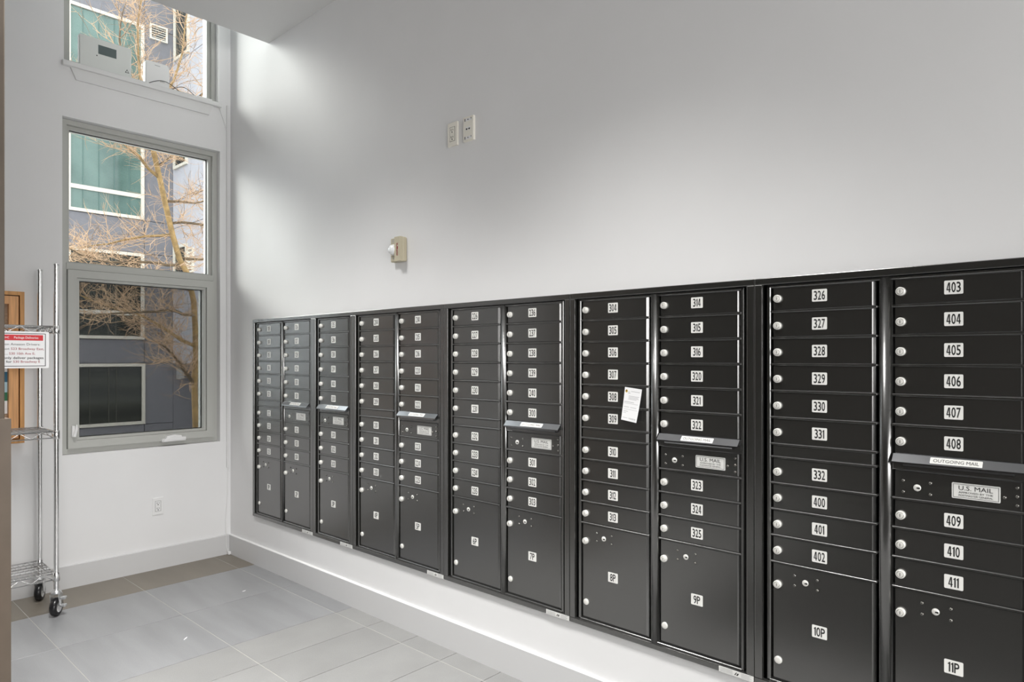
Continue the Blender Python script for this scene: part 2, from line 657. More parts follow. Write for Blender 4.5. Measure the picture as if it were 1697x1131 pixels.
# ceiling with the stairwell-high slot along the window wall
tag(B().box((XL, YF, Z_C), (0.0, Y_SOF, Z_C + 0.35)).obj('ceiling', M_CEIL), kind='structure')
tag(B().box((XL, Y_SOF - 0.12, Z_C + 0.35), (0.0, Y_SOF, Z_TOP)).obj('wall_upper', M_WALL), kind='structure')
tag(B().box((XL, Y_SOF, Z_TOP), (0.0, 0.0, Z_TOP + 0.2)).obj('ceiling_upper', M_CEIL), kind='structure')
tag(B().box((XL - T, Y_SOF, Z_C), (XL, 0.0, Z_TOP)).obj('wall_upper_left', M_WALL), kind='structure')

# baseboards
H_B = 0.143
b = B(MR)
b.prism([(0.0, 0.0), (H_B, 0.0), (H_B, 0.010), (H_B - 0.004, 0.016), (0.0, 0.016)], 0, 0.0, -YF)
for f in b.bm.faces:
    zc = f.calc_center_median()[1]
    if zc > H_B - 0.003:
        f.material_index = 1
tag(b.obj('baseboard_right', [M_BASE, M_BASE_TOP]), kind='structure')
b = B(MB)
b.prism([(0.0, 0.0), (H_B, 0.0), (H_B, 0.010), (H_B - 0.004, 0.016), (0.0, 0.016)], 0, XL, -0.0165)
tag(b.obj('baseboard_back', [M_BASE]), kind='structure')

# ---------------------------------------------------------------- windows
def bar(b, u0, u1, v0, v1, w0, w1, mi=0, bev=0.003):
    b.box((u0, v0, w0), (u1, v1, w1), mi, bev)

def ring(b, u0, u1, v0, v1, t, w0, w1, mi=0, bev=0.002, tb=None):
    """a mitred rectangular frame of bars, t wide"""
    tb = t if tb is None else tb
    for q in ([(u0, v0), (u0 + t, v0 + tb), (u0 + t, v1 - t), (u0, v1)],
              [(u1, v0), (u1, v1), (u1 - t, v1 - t), (u1 - t, v0 + tb)],
              [(u0, v0), (u1, v0), (u1 - t, v0 + tb), (u0 + t, v0 + tb)],
              [(u0, v1), (u0 + t, v1 - t), (u1 - t, v1 - t), (u1, v1)]):
        b.prism(q, 2, w0, w1, mi)

# main window: fixed light above, awning sash below
win2 = empty('window_2', (0, 0, 0), kind='structure')
u0, u1, v0, v1 = W2
ZM = 2.000
b = B(MB)
ring(b, u0 + 0.002, u1 - 0.002, v0 + 0.002, v1 - 0.002, 0.032, -0.150, -0.045)
ring(b, u0 + 0.034, u1 - 0.034, ZM + 0.02, v1 - 0.034, 0.020, -0.150, -0.075)
b.box((u0 + 0.03, ZM - 0.012, -0.150), (u1 - 0.03, ZM + 0.032, -0.040), bev=0.003)
b.obj('frame', M_FRAME, win2)
b = B(MB)
ring(b, u0 + 0.0535, u1 - 0.0535, ZM + 0.040, v1 - 0.0535, 0.005, -0.112, -0.104)
b.obj('gasket', M_FRAME_D, win2)
b = B(MB)
b.box((u0 + 0.050, ZM + 0.035, -0.121), (u1 - 0.050, v1 - 0.050, -0.113))
b.obj('pane', M_GLASS, win2)
b = B(MB)
ring(b, u0 + 0.036, u1 - 0.036, v0 + 0.036, ZM - 0.014, 0.048, -0.130, -0.022)
ring(b, u0 + 0.085, u1 - 0.085, v0 + 0.085, ZM - 0.063, 0.016, -0.130, -0.040)
sash = b.obj('sash', M_FRAME, win2)
b = B(MB)
ring(b, u0 + 0.0335, u1 - 0.0335, v0 + 0.0335, ZM - 0.0115, 0.0035, -0.12, -0.044)
b.obj('gasket', M_FRAME_D, win2)
b = B(MB)
b.box((u0 + 0.098, v0 + 0.098, -0.096), (u1 - 0.098, ZM - 0.076, -0.088))
b.obj('pane', M_GLASS, sash)
b = B(MB)
ring(b, u0 + 0.101, u1 - 0.101, v0 + 0.101, ZM - 0.079, 0.004, -0.086, -0.078)
b.obj('gasket', M_FRAME_D, sash)
b = B(MB)
b.box((u0 + 0.100, v0 + 0.100, -0.074), (u1 - 0.100, ZM - 0.078, -0.0735))
b.obj('insect_screen', M_SCREENMESH, sash)
# locking lever at the lower left of the sash
b = B(MB)
b.box((-1.003, 0.935, -0.022), (-0.985, 1.005, -0.006), bev=0.004, seg=2)
b.prism([(-0.999, 0.940), (-0.985, 0.935), (-0.973, 0.985), (-0.976, 1.012), (-0.983, 1.012), (-0.986, 0.985)], 2, -0.010, 0.004)
tag(b.obj('lock_lever', M_WHITE, sash), 'white plastic locking lever on the sash')
# folding crank handle at the bottom
b = B(MB)
b.prism([(-0.475, 0.857), (-0.322, 0.857), (-0.322, 0.885), (-0.345, 0.885), (-0.352, 0.896), (-0.398, 0.903), (-0.445, 0.896), (-0.452, 0.880), (-0.475, 0.876)], 2, -0.021, 0.012)
b.prism([(-0.470, 0.862), (-0.325, 0.868), (-0.325, 0.882), (-0.40, 0.890), (-0.470, 0.872)], 2, 0.012, 0.024)
tag(b.obj('crank_handle', M_WHITE, sash), 'white folding crank handle')

# upper window
win1 = empty('window_1', (0, 0, 0), kind='structure')
u0, u1, v0, v1 = W1
b = B(MB)
ring(b, u0 + 0.002, u1 - 0.002, v0 + 0.002, v1 - 0.002, 0.026, -0.150, -0.060)
ring(b, u0 + 0.028, u1 - 0.028, v0 + 0.028, v1 - 0.028, 0.024, -0.150, -0.085)
b.obj('frame', M_FRAME, win1)
b = B(MB)
b.box((u0 + 0.048, v0 + 0.048, -0.121), (u1 - 0.048, v1 - 0.048, -0.113))
b.obj('pane', M_GLASS, win1)
b = B(MB)
b.box((u0 + 0.0, v0 - 0.001, -0.060), (u1 - 0.0, v0 + 0.006, 0.0))
b.box((-1.062, 3.243, 0.0), (-0.075, 3.274, 0.032), bev=0.003)
sill = b.obj('sill_board', M_SILL, win1)
b = B(MB)
b.prism([(-0.985, 3.172), (-0.160, 3.172), (-0.132, 3.243), (-1.015, 3.243)], 2, 0.0, 0.016)
b.obj('apron', M_SILL, win1)

# unseen fill lamps, added and modelled as lobby ceiling panels (behind and above the viewer)
M_FILL = mat('fill_diffuser', (0.9, 0.9, 0.9), 0.6)
for (x, y, where) in ((-1.35, -1.9, 'over the far mailboxes'), (-1.35, -3.5, 'over the near mailboxes'), (-1.35, -6.8, 'behind the viewer'),
                      (-3.5, -3.3, 'near the dark lobby wall'), (-3.5, -6.0, 'in the rear of the lobby')):
    r_ = empty('fill_light', (x, y, Z_C), 'added fill light, an unseen square panel ' + where, 'added fill light', 'added lobby fill lights')
    b = B()
    ring(b, -0.31, 0.31, -0.31, 0.31, 0.02, -0.012, -0.001)
    b.obj('frame', M_WHITE, r_)
    B().box((-0.29, -0.29, -0.006), (0.29, 0.29, -0.001)).obj('diffuser', M_FILL, r_)
    ld = bpy.data.lights.new('fill_panel_lamp', 'AREA')
    ld.shape = 'SQUARE'
    ld.size = 0.56
    ld.energy = FILL_W
    ld.spread = R(92)
    ld.color = (1.0, 0.985, 0.96)
    lo = bpy.data.objects.new('fill_panel_lamp', ld)
    COL.objects.link(lo)
    lo.parent = r_
    lo.location = (0, 0, -0.014)

# ================================================================== MAILBOXES
SEPS = [1.585, 1.4975, 1.4095, 1.3215, 1.2335, 1.1455, 1.103, 1.0165, 0.930, 0.8435, 0.7555]
Z_DT, Z_DB = 1.663, 0.366
D_W = 0.3075
W_DOOR, W_STILE, W_TRIM = 0.003, 0.008, 0.017
COL0, COLP = 0.0585, 0.361

def door_mesh(h, low_lip):
    """pan door: flat face, rolled right edge, optional rolled lower edge. origin at lower-left of the face"""
    b = B(MR)
    a, d = 0.0085, 0.010
    lo = 0.007 if low_lip else 0.0015
    x0, x1, y0, y1 = 0.0, D_W, 0.0, h
    f = [(x0 + 0.001, y0 + lo, 0), (x1 - a, y0 + lo, 0), (x1 - a, y1 - 0.0015, 0), (x0 + 0.001, y1 - 0.0015, 0)]
    e = [(x0, y0, -d * (0.8 if low_lip else 0.25)), (x1, y0, -d * 0.8), (x1, y1, -d * 0.8), (x0, y1, -d * 0.25)]
    k = [(p[0], p[1], -0.016) for p in e]
    b.poly(f)
    for i in range(4):
        j = (i + 1) % 4
        b.poly([f[i], e[i], e[j], f[j]])
        b.poly([e[i], k[i], k[j], e[j]])
    b.poly(k[::-1])
    return b.mesh('door', M_BRONZE)

_door = {}
def get_door(h, lip=False):
    k = (round(h, 4), lip)
    if k not in _door:
        _door[k] = door_mesh(h, lip)
    return _door[k]

def lock_mesh(key=True):
    b = B(MR)
    b.lathe([(0.0128, 0.0), (0.0128, 0.009), (0.0112, 0.0115), (0.0092, 0.0115)], (0, 0, 0), 2, 18, 0, True, False)
    b.lathe([(0.0092, 0.0115), (0.0088, 0.0098), (0.0080, 0.0098)], (0, 0, 0), 2, 18, 1, True, False)
    b.lathe([(0.0080, 0.0098), (0.0080, 0.0125), (0.0074, 0.0130)], (0, 0, 0), 2, 18, 0, True, False)
    b.disc((0, 0, 0.0130), 0.0074, 2, 0, 18)
    if key:
        b.box((-0.0011, -0.0045, 0.0128), (0.0011, 0.0045, 0.01335), 1)
    return b.mesh('lock', [M_NICKEL, M_NICKEL_D])

def cap_mesh():
    b = B(MR)
    b.lathe([(0.0125, 0.0), (0.0125, 0.004), (0.0110, 0.006), (0.004, 0.0066)], (0, 0, 0), 2, 18)
    return b.mesh('plug', [M_NICKEL])

def arrow_mesh():
    b = B(MR)
    b.lathe([(0.0098, 0.0), (0.0098, 0.002), (0.0085, 0.0035), (0.002, 0.0045)], (0, 0, 0), 2, 16, 0)
    b.prism([(-0.001, -0.0018), (0.0075, -0.0030), (0.0075, 0.0026), (-0.001, 0.0016)], 2, 0.004, 0.0052, 1)
    return b.mesh('arrow_lock', [M_NICKEL, M_BLACK])

def rivet_mesh():
    b = B(MR)
    b.lathe([(0.0052, 0.0), (0.0046, 0.0022), (0.0028, 0.0038), (0.0008, 0.0043)], (0, 0, 0), 2, 10)
    return b.mesh('rivet', M_NICKEL_D2)

M_NICKEL_D2 = mat('rivet_steel', (0.22, 0.215, 0.20), 0.25, metal=0.9)
LOCK, PLUG, ARROW, RIVET = lock_mesh(), cap_mesh(), arrow_mesh(), rivet_mesh()

DIG = {}
def number_plate_mesh(s):
    b = B(MR)
    b.rrect(-0.0228, 0.0228, -0.0195, 0.0195, 0.003, 0.0, 0.0010, 0)
    hh = 0.0275
    if s.endswith('P'):
        dig = s
        ws = [0.0118 if c != '1' else 0.0060 for c in dig]
        ws[-1] = 0.0125
        gap = 0.0016
    else:
        dig = s
        ws = [0.0102 if c != '1' else 0.0055 for c in dig]
        gap = 0.0018
    tot = sum(ws) + gap * (len(ws) - 1)
    x = -tot / 2
    for c, w_ in zip(dig, ws):
        if c == '1':
            x2 = x + w_
            b.poly([(x2 - 0.0035, -hh / 2, 0.0013), (x2, -hh / 2, 0.0013), (x2, hh / 2, 0.0013), (x2 - 0.0022, hh / 2, 0.0013),
                    (x2 - 0.0035, hh / 2 - 0.002, 0.0013), (x, hh / 2 - 0.0042, 0.0013), (x, hh / 2 - 0.0070, 0.0013), (x2 - 0.0035, hh / 2 - 0.0058, 0.0013)], 1)
        elif c == '4':
            xv, yb, lo, hi, d_ = x + 0.56 * w_, -hh / 2 + 0.0056, -hh / 2, hh / 2, 0.0013
            b.poly([(xv, lo, d_), (xv + 0.0029, lo, d_), (xv + 0.0029, hi, d_), (xv, hi, d_)], 1)
            b.poly([(x, yb, d_), (x + w_, yb, d_), (x + w_, yb + 0.0030, d_), (x, yb + 0.0030, d_)], 1)
            b.poly([(x, yb + 0.0030, d_), (x + 0.0026, yb + 0.0030, d_), (xv + 0.0004, hi - 0.004, d_), (xv, hi, d_), (xv - 0.0012, hi, d_)], 1)
        else:
            b.text(c, x, 0.0, hh, w_, 0.0013, 'L', 1, 0.013)
        x += w_ + gap
    return b.mesh('number_plate', [M_PLATE, M_BLACK])

def usmail_mesh():
    b = B(MR)
    b.rrect(-0.056, 0.056, -0.022, 0.022, 0.003, 0.0, 0.0012, 0)
    for (a, c, d, e) in ((-0.0525, 0.0525, 0.0178, 0.0188), (-0.0525, 0.0525, -0.0188, -0.0178), (-0.0525, -0.0515, -0.0188, 0.0188), (0.0515, 0.0525, -0.0188, 0.0188)):
        b.poly([(a, d, 0.0015), (c, d, 0.0015), (c, e, 0.0015), (a, e, 0.0015)], 1)
    b.text('U.S. MAIL', 0, 0.0085, 0.0118, 0.079, 0.0016, 'C', 1, 0.0)
    b.text('APPROVED BY THE', 0, -0.0040, 0.0050, 0.079, 0.0016, 'C', 1, 0.0)
    b.text('POSTMASTER GENERAL', 0, -0.0122, 0.0050, 0.079, 0.0016, 'C', 1, 0.0)
    return b.mesh('mail_plate', [M_PLATE_S, M_BLACK])

USMAIL = usmail_mesh()

def hood_mesh():
    """sloping weather hood over the outgoing slot; origin at its back left top"""
    b = B(MR)
    Lh = 0.312
    prof = [(0.002, -0.004), (0.0, 0.002), (-0.0215, 0.022), (-0.0265, 0.0225), (-0.0265, 0.0205), (-0.0230, 0.0195), (-0.004, 0.002), (-0.018, 0.0), (-0.018, -0.004)]
    b.prism(prof, 0, 0.0, Lh)
    b.prism([(-0.004, 0.0), (-0.0200, 0.016), (-0.032, 0.014), (-0.036, 0.0)], 0, 0.028, 0.290)
    return b.mesh('outgoing_hood', M_HOOD)

def hood_label_mesh():
    # follows the slope of the hood
    sl = math.atan2(-0.016, 0.028)
    b = B()
    b.rrect(-0.062, 0.062, -0.0105, 0.0105, 0.002, 0.0, 0.0006, 0)
    b.text('OUTGOING MAIL', 0, 0, 0.0105, 0.108, 0.0009, 'C', 1, 0.0)
    # local: u right, v along slope (up-slope), w normal
    nrm = Vector((0, math.cos(sl), -math.sin(sl) * 1.0))
    up = Vector((0, 0.0215, -0.020)).normalized()
    nrm = Vector((1, 0, 0)).cross(up)
    Ms = MR @ Matrix(((1, up[0], nrm[0]), (0, up[1], nrm[1]), (0, up[2], nrm[2])))
    b.M = Ms
    return b.mesh('hood_label', [M_PLATE, M_BLACK])

HOOD, HLAB = hood_mesh(), hood_label_mesh()

def spec_label_mesh():
    b = B(MR)
    b.box((-0.062, -0.0098, 0.0), (0.062, 0.0098, 0.0007), 0)
    for r_ in range(4):
        y = 0.0065 - r_ * 0.0042
        b.poly([(-0.057, y - 0.0008, 0.001), (-0.012, y - 0.0008, 0.001), (-0.012, y + 0.0008, 0.001), (-0.057, y + 0.0008, 0.001)], 1)
        b.poly([(0.018, y - 0.0008, 0.001), (0.054 - 0.006 * (r_ % 2), y - 0.0008, 0.001), (0.054 - 0.006 * (r_ % 2), y + 0.0008, 0.001), (0.018, y + 0.0008, 0.001)], 1)
    b.poly([(-0.006, -0.005, 0.001), (0.001, 0.005, 0.001), (0.004, 0.005, 0.001), (-0.002, -0.005, 0.001)], 2)
    b.poly([(0.001, -0.005, 0.001), (0.007, -0.005, 0.001), (0.011, 0.003, 0.001), (0.006, 0.003, 0.001)], 2)
    return b.mesh('spec_label', [M_PLATE_S, M_GREYINK, M_BLACK])

SPEC = spec_label_mesh()

def add_parcel(root, c, num, lab=None):
    x = COL0 + c * COLP
    d = link('parcel_door', get_door(SEPS[-1] - 0.004 - Z_DB, True), root, W(MR, x, Z_DB, W_DOOR))
    d['label'] = 'tall parcel locker door with plate ' + num
    def P(u, v):
        return W(MR, u - x, v - Z_DB, 0.0)
    base = c * COLP
    link('lock', LOCK, d, P(base + 0.074, 0.683))
    link('plug', PLUG, d, P(base + 0.076, 0.433))
    link('arrow_lock', ARROW, d, P(base + 0.162, 0.705))
    for (a, e) in ((0.128, 0.722), (0.128, 0.690), (0.199, 0.722), (0.199, 0.690)):
        link('rivet', RIVET, d, P(base + a, e))
    link('number_plate', number_plate_mesh(num), d, P(base + 0.2055, 0.559))

def add_door(root, c, num, z0, z1, legible):
    x = COL0 + c * COLP
    d = link('mail_door', get_door(z1 - z0), root, W(MR, x, z0, W_DOOR))
    if legible:
        d['label'] = 'mailbox door with white number plate ' + num
    base = c * COLP
    zt = z1 if z1 < 1.64 else z0 + 0.0815
    link('lock', LOCK, d, W(MR, base + 0.074 - x, (zt - 0.044) - z0, 0.0))
    link('number_plate', number_plate_mesh(num), d, W(MR, base + 0.2055 - x, (zt - 0.0405) - z0, 0.0))

def mailbox_unit(u, width, cols, label, legible=True):
    """cols: list of (kind, numbers of six upper doors, numbers of lower doors, parcel number)"""
    root = empty('mailbox_unit', W(MR, u, 0, 0), label, 'mailbox', 'recessed mailbox units along the wall')
    n = len(cols)
    # cabinet body behind the face
    b = B(MR)
    a0, a1, c0, c1 = 0.014, width - 0.014, MB_Z0 + 0.014, MB_Z1 - 0.014
    b.box((a0, c0, -0.19), (a1, c1, -0.17))
    for q in (((a0, c0, -0.17), (a0 + 0.003, c1, -0.001)), ((a1 - 0.003, c0, -0.17), (a1, c1, -0.001)),
              ((a0, c0, -0.17), (a1, c0 + 0.003, -0.001)), ((a0, c1 - 0.003, -0.17), (a1, c1, -0.001))):
        b.box(*q)
    b.obj('cabinet_body', M_DARK, root)
    # trim frame with mitred, slightly rounded bars
    b = B(MR)
    e = 0.0006
    tz, tw = 0.0215, 0.0265
    for q, ax in ((((e, MB_Z0), (tw, MB_Z1 - tz)), 1), (((width - tw, MB_Z0), (width - e, MB_Z1 - tz)), 1)):
        (p0, p1), (p2, p3) = q
        b.box((p0, p1 + 0.0205, 0.0), (p2, p3, W_TRIM), bev=0.0022, seg=2)
    b.box((e, MB_Z1 - tz, 0.0), (width - e, MB_Z1, W_TRIM), bev=0.002, seg=2)
    b.box((e, MB_Z0, 0.0), (width - e, MB_Z0 + 0.0205, W_TRIM), bev=0.002, seg=2)
    # inner return of the trim
    b.box((width - tw - 0.0035, MB_Z0 + 0.0205, -0.02), (width - tw - 0.002, MB_Z1 - tz, 0.012))
    b.obj('trim_frame', M_BRONZE, root)
    # face frame: inner stiles, head and foot rails, rails between the doors
    b = B(MR)
    ur = COL0 + (n - 1) * COLP + D_W + 0.0055
    b.box((0.0395, 0.350, -0.03), (0.0510, 1.6715, W_STILE), bev=0.002)
    b.box((ur, 0.350, -0.03), (ur + 0.010, 1.6715, W_STILE), bev=0.002)
    b.box((0.040, 1.6645, -0.03), (ur + 0.010, 1.6720, W_STILE), bev=0.0015)
    b.box((0.040, 0.3570, -0.03), (ur + 0.010, 0.3640, W_STILE), bev=0.0015)
    for c, (kind, up6, low, par) in enumerate(cols):
        x0 = COL0 + c * COLP - 0.008
        x1 = x0 + 0.008 + D_W + 0.006
        for i, z in enumerate(SEPS):
            if kind == 'hood' and i == 5:
                continue
            hr = 0.0028
            if i in (6,) and kind == 'hood':
                hr = 0.0012
            b.box((x0, z - hr, -0.02), (x1, z + hr, 0.0075), bev=0.0010)
    b.obj('face_frame', M_BRONZE, root)
    # half-round divider between the two columns
    for c in range(1, n):
        uc = COL0 + c * COLP - 0.0255
        prof = [(uc + 0.0178, -0.03)]
        prof += [(uc + 0.0178 * math.cos(R(a)), -0.002 + 0.0145 * math.sin(R(a))) for a in range(0, 181, 15)]
        prof += [(uc - 0.0178, -0.03)]
        b = B(MR)
        b2 = B(MR)
        n_ = len(prof)
        lo = [b.bm.verts.new((p[0], 0.3575, p[1])) for p in prof]
        hi = [b.bm.verts.new((p[0], 1.6735, p[1])) for p in prof]
        for i in range(n_):
            f = b.bm.faces.new((lo[i], lo[(i + 1) % n_], hi[(i + 1) % n_], hi[i]))
            f.smooth = 1 <= i <= n_ - 3
        b.bm.faces.new(hi)
        b.bm.faces.new(lo[::-1])
        b2.bm.free()
        b.obj('divider', M_BRONZE, root)
    for c, (kind, up6, low, par) in enumerate(cols):
        tops = [Z_DT] + [z - 0.004 for z in SEPS[:5]]
        bots = [z + 0.004 for z in SEPS[:6]]
        x = COL0 + c * COLP
        for s, z1, z0 in zip(up6, tops, bots):
            add_door(root, c, s, z0, z1, legible)
        lowz = [(SEPS[6 + k] - 0.004, SEPS[7 + k] + 0.004) for k in range(4)]
        if kind == 'blank':
            link('blank_panel', get_door(SEPS[5] - SEPS[6] - 0.008), root, W(MR, x, SEPS[6] + 0.004, W_DOOR + 0.002))
            for s, (z1, z0) in zip(low, lowz):
                add_door(root, c, s, z0, z1, legible)
        else:
            h = link('outgoing_hood', HOOD, root, W(MR, x - 0.0035, 1.1490, 0.006))
            link('hood_label', HLAB, h, W(MR, 0.158, -0.01045, 0.0126))
            bp = B(MR)
            bp.box((-0.006, 0.0, -0.02), (D_W + 0.004, 0.044, 0.004), bev=0.001)
            bp.obj('slot_panel', M_BRONZE, root, W(MR, x, 1.103, 0.0015))
            z1, z0 = lowz[0]
            p = link('carrier_panel', get_door(z1 - z0), root, W(MR, x, z0, W_DOOR))
            bs = c * COLP
            def P(uu, vv):
                return W(MR, uu - 0.361 + bs - x, vv - z0, 0.0)
            link('mail_plate', USMAIL, p, P(0.618, 1.059))
            link('arrow_lock', ARROW, p, P(0.477, 1.0535))
            for (a, e_) in ((0.441, 1.071), (0.441, 1.038), (0.510, 1.071), (0.510, 1.038), (0.683, 1.054), (0.7105, 1.084), (0.7105, 1.060), (0.7105, 1.036)):
                link('rivet', RIVET, p, P(a, e_))
            for s, (z1, z0) in zip(low, lowz[1:]):
                add_door(root, c, s, z0, z1, legible)
        add_parcel(root, c, par)
    return root

def nums(*a):
    return [str(x) for x in a]

u = MB_U0
UNITS = [
    ([('blank', nums(113, 114, 115, 116, 120, 121), nums(122, 123, 124, 125), '1P'),
      ('hood', nums(126, 127, 128, 129, 130, 131), nums(132, 133, 134), '2P')],
     'bronze mailbox unit with parcel lockers 1P and 2P, nearest the corner', False),
    ([('hood', nums(135, 136, 138, 139, 140, 200), nums(201, 202, 203), '3P')],
     'narrow single-column bronze mailbox unit with parcel locker 3P', False),
    ([('blank', nums(204, 205, 206, 207, 208, 209), nums(210, 211, 212, 213), '4P'),
      ('hood', nums(214, 215, 216, 220, 221, 222), nums(223, 224, 225), '5P')],
     'bronze mailbox unit with parcel lockers 4P and 5P', True),
    ([('blank', nums(226, 227, 228, 229, 230, 231), nums(232, 233, 234, 235), '6P'),
      ('hood', nums(236, 237, 238, 239, 240, 300), nums(301, 302, 303), '7P')],
     'bronze mailbox unit with parcel lockers 6P and 7P', True),
    ([('blank', nums(304, 305, 306, 307, 308, 309), nums(310, 311, 312, 313), '8P'),
      ('hood', nums(314, 315, 316, 320, 321, 322), nums(323, 324, 325), '9P')],
     'bronze mailbox unit with parcel lockers 8P and 9P, a paper notice stuck to it', True),
    ([('blank', nums(326, 327, 328, 329, 330, 331), nums(332, 400, 401, 402), '10P'),
      ('hood', nums(403, 404, 405, 406, 407, 408), nums(409, 410, 411), '11P')],
     'dark bronze mailbox unit with parcel lockers 10P and 11P, nearest the viewer', True),
]
UNIT_U = []
for (cols, label, leg), w_ in zip(UNITS, UNITS_W):
    r_ = mailbox_unit(u, w_, cols, label, leg)
    if '6P' not in label and '10P' not in label or 'lockers 6P' in label:
        link('spec_label', SPEC, r_, W(MR, w_ - 0.064, MB_Z0 + 0.0102, W_TRIM + 0.0002))
    UNIT_U.append(u)
    u += w_

# delivery notice stuck on doors 308 / 309
u5 = UNIT_U[4]
b = B()
pw, ph = 0.077, 0.128
nn = 8
def bow(t):          # the sheet bows away from the doors towards its lower right
    return 0.001 + 0.016 * max(0, t) ** 1.5
rows = []
for i in range(nn + 1):
    t = i / nn
    for s_ in (0, 1):
        rows.append((s_ * pw, ph * (0.5 - t), bow(t) * (0.45 + 0.75 * s_)))
vsx = [b.bm.verts.new(p) for p in rows]
vsy = [b.bm.verts.new((p[0], p[1], p[2] - 0.0004)) for p in rows]
for i in range(nn):
    for lst in (vsx, vsy):
        f = b.bm.faces.new((lst[2 * i], lst[2 * i + 2], lst[2 * i + 3], lst[2 * i + 1]))
        f.smooth = True
def on_sheet(x, y):
    t = 0.5 - y / ph
    return (x, y, bow(t) * (0.45 + 0.75 * x / pw) + 0.0005)
def inkline(x0, x1, y, h, mi):
    b.poly([on_sheet(x0, y - h / 2), on_sheet(x1, y - h / 2), on_sheet(x1, y + h / 2), on_sheet(x0, y + h / 2)], mi)
for (x0, x1, y, h) in ((0.016, 0.026, 0.0475, 0.0012), (0.030, 0.070, 0.0505, 0.0018), (0.017, 0.028, 0.0425, 0.0020),
                       (0.022, 0.070, 0.036 - 0.004, 0.0016), (0.022, 0.066, 0.0275, 0.0014), (0.022, 0.070, 0.0235, 0.0014), (0.022, 0.060, 0.0195, 0.0014),
                       (0.004, 0.050, 0.0085, 0.0020), (0.004, 0.070, 0.003, 0.0012), (0.006, 0.030, -0.011, 0.0016), (0.036, 0.064, -0.011, 0.0016),
                       (0.006, 0.072, -0.020, 0.0010), (0.006, 0.028, -0.028, 0.0016), (0.006, 0.020, -0.034, 0.0014), (0.006, 0.030, -0.053, 0.0014)):
    inkline(x0, x1, y, h, 1)
random.seed(4)
x = 0.034
while x < 0.070:
    ww = random.choice((0.0006, 0.001, 0.0016))
    b.poly([on_sheet(x, -0.057), on_sheet(x + ww, -0.057), on_sheet(x + ww, -0.051), on_sheet(x, -0.051)], 1)
    x += ww + random.choice((0.0008, 0.0012))
cxy = []
for k in range(14):
    an = 2 * math.pi * k / 14
    cxy.append(on_sheet(0.0095 + 0.0052 * math.cos(an), 0.0495 + 0.0060 * math.sin(an)))
b.poly(cxy, 2)
b.poly([tuple(Vector(on_sheet(*p)) + Vector((0, 0, 0.0003))) for p in ((0.0055, 0.0480), (0.0135, 0.0480), (0.0135, 0.0502), (0.0055, 0.0502))], 3)
b.poly([tuple(Vector(on_sheet(*p)) + Vector((0, 0, 0.0003))) for p in ((0.0062, 0.0512), (0.0128, 0.0512), (0.0105, 0.0545), (0.0085, 0.0545))], 3)
b.M = MR @ Matrix.Rotation(R(-6), 3, 'Z')
notice = b.obj('paper_notice', [M_PAPER, M_GREYINK, M_YELLOW, M_SHIELD], None, W(MR, 3.150 + 0.258, 1.2545, W_DOOR + 0.006), recalc=True)
tag(notice, 'white printed delivery notice stuck over mailbox doors 308 and 309', 'notice')

# ================================================================== WALL DEVICES
def decora_outlet(M, u, v, label, mats, depth=0.006):
    root = empty('outlet', W(M, u, v, 0.0), label, 'outlet')
    b = B(M)
    b.box((-0.036, -0.0585, 0.0), (0.036, 0.0585, depth), bev=0.003, seg=2)
    b.obj('cover_plate', mats[0], root)
    b = B(M)
    b.rrect(-0.0168, 0.0168, -0.0335, 0.0335, 0.002, depth - 0.001, depth + 0.0012, 0)
    for s_ in (-1, 1):
        c = s_ * 0.0175
        b.box((-0.0078, c - 0.0015, depth + 0.001), (-0.0052, c + 0.0080, depth + 0.0018), 1)
        b.box((0.0052, c - 0.0005, depth + 0.001), (0.0075, c + 0.0070, depth + 0.0018), 1)
        b.disc((0.0, c - 0.0078, depth + 0.0017), 0.0034, 2, 1, 10)
    ring(b, -0.0185, 0.0185, -0.0352, 0.0352, 0.0012, depth - 0.001, depth + 0.0006, 1)
    b.obj('receptacle', [mats[0], M_SLOT], root)
    return root

decora_outlet(MR, 2.421, 2.527, 'ivory duplex outlet high on the mailbox wall beside the data jack plate', (M_IVORY,), 0.011)
decora_outlet(MB, -0.5015, 0.4255, 'white duplex outlet low on the wall under the window', (M_WHITE,))

root = empty('data_jack_plate', W(MR, 2.536, 2.528, 0.0), 'ivory data plate with two network jacks, right of the high outlet', 'wall plate')
b = B(MR)
b.box((-0.0355, -0.0585, 0.0), (0.0355, 0.0585, 0.014), bev=0.002)
b.obj('cover_plate', M_IVORY, root)
for c in (-0.0085, 0.0085):
    b = B(MR)
    b.box((c - 0.0068, -0.007, 0.0135), (c + 0.0068, 0.0085, 0.0150), 0, 0.0006)
    b.prism([(c - 0.0055, 0.0015), (c - 0.0055, -0.0025), (c - 0.0025, -0.0058), (c + 0.0025, -0.0058), (c + 0.0055, -0.0025), (c + 0.0055, 0.0015)], 2, 0.0148, 0.0154, 1)
    b.obj('jack', [M_WHITE, M_SLOT], root)
for s_ in (-1, 1):
    b = B(MR)
    y = s_ * 0.0430
    b.box((-0.023, y - 0.0065, 0.0138), (0.023, y + 0.0065, 0.0146), 0)
    b.box((-0.023, y - 0.0065, 0.0144), (-0.0185, y + 0.0065, 0.0150), 1)
    b.disc((0, y, 0.0149), 0.0032, 2, 1, 10)
    b.box((0.019, y - 0.0005, 0.0144), (0.0225, y + 0.0065, 0.0150), 1)
    b.obj('label_window', [M_WHITE, M_SLOT], root)

